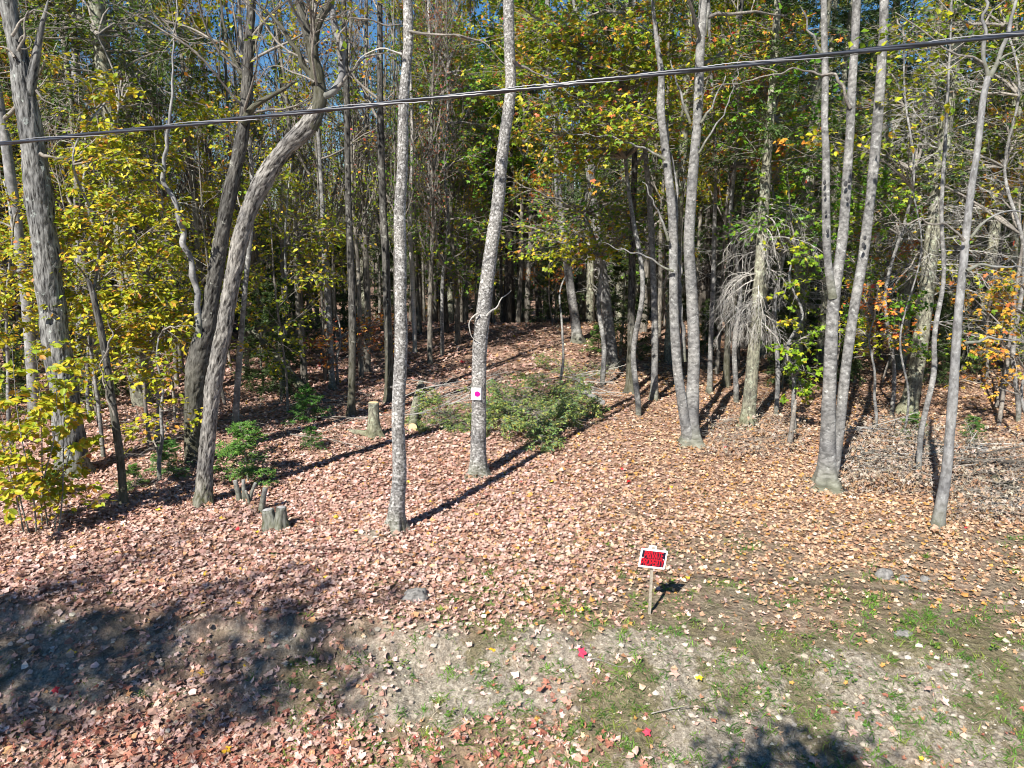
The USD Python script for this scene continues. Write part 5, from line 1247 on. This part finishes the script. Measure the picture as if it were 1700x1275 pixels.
# ------------------------------------------------------------------ sticks
def stick(u, v, ang, L, r, label, group, m, seed, lift=0.03, tilt=0.0, name='fallen_branch', twigs=True):
    rg = np.random.default_rng(seed)
    g = ground(u, v) + [0, 0, lift]
    d = np.array([math.cos(ang), math.sin(ang), tilt])
    p, rr = grow(rg, [g - d * L / 2], [d], L, r, 8, 0.07, 0.0, 0.45)
    zmin = gz(p[0, :, 0], p[0, :, 1]) + rr[0] * 0.8
    p[0, :, 2] = np.maximum(p[0, :, 2], zmin)
    path = thing(name, label, 'branch', group)
    v_, f_ = tubes(p, rr, 7); put(path, 'stem', v_, f_, m, smooth=True)
    if twigs:
        q, dd, LL, r2 = kids(rg, p, rr, L, 5, 0.3, 1, (25, 55), (0.2, 0.45), 0.5)
        b, br = grow(rg, q, dd, LL, r2, 6, 0.14, -0.01)
        b[:, :, 2] = np.maximum(b[:, :, 2], gz(b[:, :, 0], b[:, :, 1]) + 0.005)
        v_, f_ = tubes(b, br, 4); put(path, 'twig', v_, f_, m)
rs = np.random.default_rng(61)
for k in range(46):
    u, v = rs.uniform(1405, 1560), rs.uniform(712, 790)
    stick(u, v, rs.normal(0.12, 0.6), rs.uniform(0.7, 1.8), rs.uniform(0.007, 0.016), 'thin pale bare branch in the brush pile between the forked tree and the wavy sapling', 'thin branches in the brush pile right of the forked tree', (B_DEAD, B_TWIG, B_FAR, B_FARD)[rs.choice(4, p=(.35, .3, .2, .15))], 600 + k, rs.uniform(0.02, 0.3), rs.normal(0, 0.06))
for k in range(40):
    u, v = rs.uniform(1585, 1720), rs.uniform(750, 850)
    stick(u, v, rs.normal(-0.2, 0.6), rs.uniform(0.9, 2.4), rs.uniform(0.008, 0.022), 'long bare branch in the brush pile behind the slender blue-grey tree at right', 'long branches in the brush pile at the right edge', (B_DEAD, B_TWIG, B_FAR, B_FARD)[rs.choice(4, p=(.2, .3, .3, .2))], 660 + k, rs.uniform(0.02, 0.22), rs.normal(0, 0.05))
for k in range(16):
    stick(rs.uniform(700, 790), rs.uniform(650, 705), rs.uniform(0.1, 1.0), rs.uniform(1.0, 2.2), rs.uniform(0.007, 0.013), 'thin bare branch arching left out of the cedar heap', 'bare branches left of the cedar heap', B_DEAD, 720 + k, rs.uniform(0.05, 0.5), rs.uniform(-0.1, 0.4))
for k in range(10):
    stick(rs.uniform(955, 1010), rs.uniform(625, 662), rs.uniform(-0.9, 0.4), rs.uniform(0.8, 1.7), rs.uniform(0.007, 0.014), 'thin bare branch in the smaller brush heap on the rise', 'bare branches in the smaller heap', B_DEAD, 740 + k, rs.uniform(0.05, 0.35), rs.uniform(-0.1, 0.3))
for k in range(14):
    stick(rs.uniform(410, 640), rs.uniform(650, 740), rs.uniform(-0.6, 0.8), rs.uniform(0.6, 2.0), rs.uniform(0.006, 0.016), 'bare branch on the shaded forest floor around the cut stump', 'bare branches around the cut stump', B_TWIG, 760 + k, rs.uniform(0.02, 0.2), rs.uniform(-0.05, 0.2))
for k in range(12):
    stick(rs.uniform(1170, 1320), rs.uniform(695, 745), rs.uniform(-0.6, 0.6), rs.uniform(0.5, 1.2), rs.uniform(0.004, 0.009), 'thin dark branch in the low brush between the double tree and the forked tree', 'thin branches left of the forked tree', B_TWIG, 780 + k, rs.uniform(0.02, 0.18), rs.uniform(-0.05, 0.2))
stick(1005, 1100, -0.35, 0.55, 0.007, 'short thin stick on bare soil below the sign', None, B_TWIG, 800, 0.01, twigs=False)
stick(1125, 1180, 0.2, 0.5, 0.005, 'short thin stick in the grass at the bottom of the picture, right of the middle', None, B_TWIG, 801, 0.01, twigs=False)
stick(520, 903, 0.5, 0.7, 0.006, 'thin stick lying in the leaves right of the twin stump', None, B_TWIG, 802, 0.01, twigs=False)

def brush_litter():
    r = np.random.default_rng(62)
    P0, D, L, R0 = [], [], [], []
    for (u0, u1, v0, v1, n, zz) in ((1395, 1560, 705, 815, 420, .35), (1560, 1720, 735, 870, 420, .25), (1170, 1330, 690, 760, 240, .2), (690, 960, 640, 725, 260, .4), (920, 1020, 615, 665, 120, .3), (400, 640, 650, 740, 200, .2), (200, 340, 690, 830, 160, .3)):
        for g in ground_many(r.uniform(u0, u1, n), r.uniform(v0, v1, n)):
            a = r.uniform(0, 6.28)
            P0.append(g + [0, 0, r.uniform(0.01, zz)]); D.append([math.cos(a), math.sin(a) * 0.6, r.normal(0, 0.3)]); L.append(r.uniform(0.15, 0.7)); R0.append(r.uniform(0.002, 0.005))
    p, rr = grow(r, np.array(P0), np.array(D), np.array(L), np.array(R0), 5, 0.16, -0.02)
    p[:, :, 2] = np.maximum(p[:, :, 2], gz(p[:, :, 0], p[:, :, 1]) + 0.004)
    v, f = tubes(p, rr, 3)
    put('/World', 'brush_litter', v, f, B_TWIG, label='fine dead twigs littering the brush piles and the forest edge', cat='twigs', kind='stuff')
brush_litter()

# ------------------------------------------------------------------ fallen leaves
TAN = [((0.52, 0.34, 0.28), 5), ((0.60, 0.42, 0.36), 4), ((0.45, 0.27, 0.215), 3), ((0.36, 0.19, 0.14), 2.0), ((0.66, 0.50, 0.44), 1.6), ((0.52, 0.29, 0.15), 1), ((0.25, 0.14, 0.10), 1.4)]
TANR = [((0.47, 0.31, 0.20), 5), ((0.54, 0.39, 0.27), 4), ((0.40, 0.24, 0.14), 3), ((0.33, 0.18, 0.10), 2), ((0.62, 0.49, 0.37), 2), ((0.50, 0.27, 0.08), 1.2), ((0.24, 0.15, 0.09), 1)]
RST = [((0.42, 0.19, 0.13), 4), ((0.34, 0.12, 0.085), 3), ((0.50, 0.29, 0.22), 3), ((0.26, 0.10, 0.07), 2), ((0.58, 0.38, 0.32), 1.5)]
def litter_colors(r, p):
    n = len(p)
    a, b, c = pick(r, n, TAN, 0.2), pick(r, n, TANR, 0.2), pick(r, n, RST, 0.2)
    w = sstep(-0.5, 3.0, p[:, 0] + r.normal(0, 1.0, n))
    out = np.where((r.uniform(size=n) < w)[:, None], b, a)
    near = sstep(6.2, 4.6, p[:, 1]) * 0.75
    out = np.where((r.uniform(size=n) < near)[:, None], c, out) * r.uniform(0.8, 1.1, (n, 1))
    rare = r.uniform(size=n)
    out[rare < 0.003] = (0.62, 0.42, 0.04)
    out[(rare > 0.012) & (rare < 0.0126)] = (0.50, 0.05, 0.06)
    return out

FLAT = [maple(0.55, c, s, False) for s, c in enumerate((0.5, -0.6, 0.9, -1.0, 0.2, 1.3))]
TINY = [(np.array([[.3, 0, 0], [0, 0, .06], [.35, .42, .16], [.62, .2, -.03], [1, 0, .12], [.6, -.24, 0], [.3, -.40, .14]], float), np.array([[0, 1 + i, 1 + (i + 1) % 6] for i in range(6)])),
        (np.array([[.4, 0, .05], [0, .1, -.03], [.3, .36, .02], [.9, .22, .2], [.8, -.2, -.04], [.25, -.33, .15]], float), np.array([[0, 1 + i, 1 + (i + 1) % 5] for i in range(5)]))]
CURL = [maple(0.9, c, 20 + s, True) for s, c in enumerate((1.6, -1.6, 1.2, 2.0))]
def sample(r, n, y0, y1, bias, dens):
    y = y0 + (y1 - y0) * r.uniform(size=n) ** bias
    x = r.uniform(-1, 1, n) * (0.75 * y + 0.6)
    k = r.uniform(size=n) < dens(x, y)
    return x[k], y[k]
def lay(r, x, y, size, tmpls, tilt, lift):
    n = len(x)
    e = 0.05
    gn = nrm(np.stack([-(gz(x + e, y) - gz(x - e, y)) / (2 * e), -(gz(x, y + e) - gz(x, y - e)) / (2 * e), np.ones(n)], -1))
    nn = nrm(gn + r.normal(0, tilt, (n, 3)))
    a = r.uniform(0, 6.28, n); d = np.stack([np.cos(a), np.sin(a), np.zeros(n)], -1)
    p = np.stack([x, y, gz(x, y) + lift], -1)
    col = litter_colors(r, p)
    which = r.integers(len(tmpls), size=n)
    VV, TT = [], []
    for k, t in enumerate(tmpls):
        s = which == k
        if s.any():
            VV.append(leaves(p[s], d[s], nn[s], size[s], t)); TT.append(repeat_tint(col[s], t))
    return VV, TT
def litter():
    r = np.random.default_rng(70)
    VV, TT = [], []
    for path, P, R, Yt in TREES.values():                            # leaves banked against the trunks
        if P[0][1] > 14: continue
        n = 190; a = r.uniform(0, 6.28, n); q = R[0] * 1.15 + 0.32 * r.uniform(size=n) ** 1.6
        x, y = P[0][0] + q * np.cos(a), P[0][1] + q * np.sin(a)
        b, c = lay(r, x, y, r.uniform(0.05, 0.11, n), CURL + TINY, 0.7, np.clip(0.10 - 0.35 * (q - R[0] * 1.15), 0.01, 0.1) * r.uniform(0.1, 1.0, n))
        VV += b; TT += c
    for (n, y0, y1, bias, s0, s1, tm, tilt) in ((26000, 3.9, 7.2, 1.0, 0.045, 0.105, CURL + FLAT[:4] + TINY, 0.5), (46000, 7.2, 11.0, 1.0, 0.04, 0.095, CURL[:2] + TINY * 3, 0.55), (38000, 11.0, 17.0, 1.1, 0.05, 0.105, TINY + CURL[:1], 0.5), (16000, 17.0, 30.0, 1.2, 0.10, 0.17, TINY, 0.5)):
        x, y = sample(r, n, y0, y1, bias, lambda x, y: np.clip(cover(x, y) * 1.05, 0.05, 1))
        size = r.uniform(s0, s1, len(x)) * np.where(x > 1.2, 0.85, 1.0)
        a, b = lay(r, x, y, size, tm, tilt, r.uniform(0.006, 0.035, len(x)))
        VV += a; TT += b
    v, f = join(VV)
    put('/World', 'fallen_leaves', v, f, M_LITTER, tint=np.vstack(TT), label='carpet of dry fallen maple leaves covering the clearing and the bank', cat='leaf litter', kind='stuff')
litter()

def brush_leaves():
    r = np.random.default_rng(74)
    P = np.vstack([ground_many(r.uniform(u0, u1, n), r.uniform(v0, v1, n)) for u0, u1, v0, v1, n in ((1395, 1560, 715, 825, 2600), (1550, 1720, 735, 875, 1800), (1170, 1340, 700, 765, 600), (700, 960, 640, 720, 350))])
    n = len(P); P[:, 2] += 0.34 * r.uniform(0.0, 1.0, n) ** 1.5
    a = r.uniform(0, 6.28, n)
    d = np.stack([np.cos(a), np.sin(a), r.normal(0, .5, n)], -1)
    c = pick(r, n, [((0.36, 0.30, 0.24), 3), ((0.28, 0.21, 0.15), 3), ((0.44, 0.38, 0.32), 2), ((0.40, 0.25, 0.16), 2)])
    VV, TT = [], []
    for k, t in enumerate(CURL):
        q = np.arange(n) % len(CURL) == k
        VV.append(leaves(P[q], d[q], nrm(r.normal(size=(q.sum(), 3)) + [0, 0, .5]), r.uniform(.06, .13, q.sum()), t)); TT.append(repeat_tint(c[q], t))
    v, f = join(VV)
    put('/World', 'brush_leaves', v, f, M_LITTER, tint=np.vstack(TT), label='crinkled grey-brown leaves caught in the sticks of the brush piles', cat='leaf litter', kind='stuff')
brush_leaves()

# the foremost leaves, one by one
def near_leaves():
    r = np.random.default_rng(71)
    cols = [('tan', (0.52, 0.34, 0.28)), ('rust', (0.38, 0.16, 0.11)), ('pale', (0.62, 0.46, 0.40))]
    kinds = {}
    for c, rgb in cols:
        for s in range(3):
            cp = kind_class(f'{c}_leaf' + ('' if not s else f'_{s:03d}'))
            t = (FLAT + CURL)[s * 2 + 1]
            put(cp, 'blade', t[0], t[1], M_LITTER, tint=np.tile(np.array(rgb), (len(t[0]), 1)))
            pv = np.array([[0.0, 0, 0.0], [-0.12, 0.02, 0.02], [-0.3, 0.0, 0.05]])
            v, f = tubes(pv[None], np.full((1, 3), 0.012), 3); put(cp, 'stalk', v, f, M_LITTER, tint=np.tile(np.array(rgb) * 0.7, (len(v), 1)))
            kinds[c, s] = cp
    lab = {'tan': ('pinkish tan fallen maple leaf in the foreground at the foot of the bank', 'tan leaves in the foreground'), 'rust': ('rust-red fallen maple leaf in the foreground at the foot of the bank', 'rust-red leaves in the foreground'), 'pale': ('pale pinkish fallen maple leaf in the foreground at the foot of the bank', 'pale leaves in the foreground')}
    n = 0
    while n < 285:
        y = r.uniform(4.0, 6.3); x = r.uniform(-0.72, 0.72) * y
        if r.uniform() > cover(x, y) + 0.15: continue
        c = ('tan', 'rust', 'pale')[r.choice(3, p=(.45, .35, .2))]
        s = r.uniform(0.10, 0.15)
        X = UsdGeom.Xform.Define(stage, numbered('/World', 'fallen_leaf'))
        X.AddTranslateOp().Set(Gf.Vec3d(x, y, float(gz(x, y)) + r.uniform(0.02, 0.045)))
        X.AddRotateXYZOp().Set(Gf.Vec3f(r.normal(0, 16), r.normal(0, 16), r.uniform(0, 360))); X.AddScaleOp().Set(Gf.Vec3f(s, s, s))
        mark(X.GetPrim(), lab[c][0], 'leaf', lab[c][1]); X.GetPrim().GetReferences().AddInternalReference(kinds[c, int(r.integers(3))]); X.GetPrim().SetInstanceable(True)
        n += 1
    for u, v, s, rgb, lb in ((957, 1090, .15, (0.62, 0.04, 0.09), 'bright red maple leaf standing upright on bare soil below the sign'), (1045, 805, .14, (0.62, 0.03, 0.03), 'bright red leaf on the dirt in the middle of the clearing'),
                             (1155, 1128, .12, (0.72, 0.50, 0.03), 'bright yellow leaf on sandy soil right below the sign'), (1083, 1225, .13, (0.60, 0.06, 0.10), 'pinkish red leaf near the bottom edge, right of the middle'),
                             (370, 1250, .13, (0.66, 0.40, 0.03), 'yellow leaf near the bottom edge, left of the middle'), (102, 1152, .13, (0.55, 0.05, 0.06), 'bright red leaf in the shade at lower left'), (814, 1088, .12, (0.66, 0.36, 0.03), 'orange-yellow leaf on the bank in the middle')):
        g = ground(u, v); t = FLAT[1]
        d = nrm(r.normal(size=(1, 3)) * [1, 1, 0]); nn = np.array([[0.0, -0.75, 0.6]]) if 'upright' in lb else np.array([[0.1, -0.3, 1.0]])
        lv, lf = leaves((g + [0, 0, 0.05])[None], d, nn, s, t)
        put('/World', 'fallen_leaf', lv, lf, M_LITTER, tint=np.tile(np.array(rgb), (len(lv), 1)), label=lb, cat='leaf')
near_leaves()

# ------------------------------------------------------------------ grass, weeds and dry thatch
def grass():
    r = np.random.default_rng(80)
    def blades(x, y, L, w, col, name, label, cat, up=0.8):
        n = len(x); a = r.uniform(0, 6.28, n)
        d = nrm(np.stack([np.cos(a), np.sin(a), np.full(n, up) * r.uniform(0.3, 1.3, n)], -1)); s = np.stack([-np.sin(a), np.cos(a), np.zeros(n)], -1)
        p = np.stack([x, y, gz(x, y) - 0.005], -1)
        m = p + d * (L * 0.55)[:, None]; e = p + (d * L[:, None]) - np.array([0, 0, 0.22]) * L[:, None]
        hw = (w * 0.5)[:, None] * s
        v = np.stack([p - hw, p + hw, m + hw * 0.8, m - hw * 0.8, e], 1).reshape(-1, 3)
        f = (np.arange(n)[:, None, None] * 5 + np.array([[0, 1, 2], [0, 2, 3], [3, 2, 4]])[None]).reshape(-1, 3)
        put('/World', name, v, f, M_GRASS, tint=np.repeat(col, 5, 0), label=label, cat=cat, kind='stuff')
    # green tufts
    x, y = sample(r, 8500, 3.9, 10.5, 1.0, lambda x, y: np.clip(grassy(x, y) * (0.95 - 0.4 * sandy(x, y)) + 0.02, 0, 1) * np.clip(1.6 - 0.12 * y, 0.3, 1))
    m = r.integers(7, 26, len(x)); k = np.repeat(np.arange(len(x)), m); sp = r.uniform(0.015, 0.055, len(x))[k]
    gx_, gy_ = x[k] + r.normal(0, 1, len(k)) * sp, y[k] + r.normal(0, 1, len(k)) * sp
    hue = pick(r, len(x), [((0.08, 0.19, 0.025), 3), ((0.13, 0.26, 0.03), 2), ((0.20, 0.26, 0.05), 2), ((0.06, 0.14, 0.03), 1)])[k] * r.uniform(0.8, 1.2, (len(k), 1))
    blades(gx_, gy_, r.uniform(0.03, 0.11, len(k)), r.uniform(0.005, 0.011, len(k)), hue, 'grass', 'short green grass tufts growing on the bank and in the clearing', 'grass')
    # dry thatch lying between the leaves
    x, y = sample(r, 75000, 3.9, 10.0, 1.0, lambda x, y: np.clip(1.05 - cover(x, y), 0.12, 1) * (1 - 0.75 * sandy(x, y)))
    blades(x, y, r.uniform(0.04, 0.13, len(x)), r.uniform(0.003, 0.007, len(x)), pick(r, len(x), [((0.33, 0.28, 0.19), 3), ((0.20, 0.16, 0.11), 3), ((0.18, 0.19, 0.07), 2), ((0.50, 0.44, 0.33), 1.2)]), 'dry_grass', 'dry brown grass and straw lying between the fallen leaves', 'dry grass', up=0.22)
    # broad-leaved weeds
    x, y = sample(r, 420, 3.9, 8.5, 1.0, lambda x, y: np.clip(grassy(x, y) * sstep(0.45, 0.65, n2(x, y, 1.1, 23)) * 0.9, 0, 1))
    k = np.repeat(np.arange(len(x)), 14); n = len(k); a = r.uniform(0, 6.28, n)
    p = np.stack([x[k] + r.normal(0, .03, n), y[k] + r.normal(0, .03, n), np.zeros(n)], -1); p[:, 2] = gz(p[:, 0], p[:, 1]) + r.uniform(0.01, 0.05, n)
    lv, lf = leaves(p, np.stack([np.cos(a), np.sin(a), r.uniform(0, .6, n)], -1), nrm(np.array([0, 0, 1.0]) + r.normal(0, .4, (n, 3))), r.uniform(0.02, 0.045, n), BEECH)
    put('/World', 'weeds', lv, lf, M_GRASS, tint=repeat_tint(pick(r, n, [((0.07, 0.15, 0.025), 2), ((0.10, 0.19, 0.03), 2), ((0.17, 0.21, 0.03), 1)]), BEECH), label='low broad-leaved green weeds dotted over the bank', cat='weeds', kind='stuff')
grass()
def clods():
    r = np.random.default_rng(90)
    x, y = sample(r, 9000, 3.9, 9.0, 1.0, lambda x, y: np.clip(sandy(x, y) * 1.2 - 0.15 + 0.03, 0, 1))
    n = len(x); b = trimesh.creation.icosahedron()
    s_ = 0.006 + 0.03 * r.uniform(size=n) ** 4
    v = b.vertices[None] * r.uniform(0.6, 1.2, (n, len(b.vertices), 1)) * s_[:, None, None] * np.array([1.2, 1.0, 0.75]) + np.stack([x, y, gz(x, y) + 0.2 * s_], -1)[:, None]
    f = np.arange(n)[:, None, None] * len(b.vertices) + b.faces[None]
    m = mat('soil_clod', {'a': ('attribute', {'attribute': 'tint'}), 'p': ('principled_bsdf', {'roughness': 0.95, 'specular_ior_level': 0.1})}, [('a.color', 'p.base_color')])
    put('/World', 'soil_clods', v.reshape(-1, 3), f.reshape(-1, 3), m, tint=np.repeat(pick(r, n, [((0.44, 0.40, 0.33), 3), ((0.33, 0.29, 0.235), 3), ((0.22, 0.19, 0.15), 2)]), len(b.vertices), 0), label='small crumbs of dry sandy soil and grit on the bare patches of the bank', cat='soil', kind='stuff')
clods()
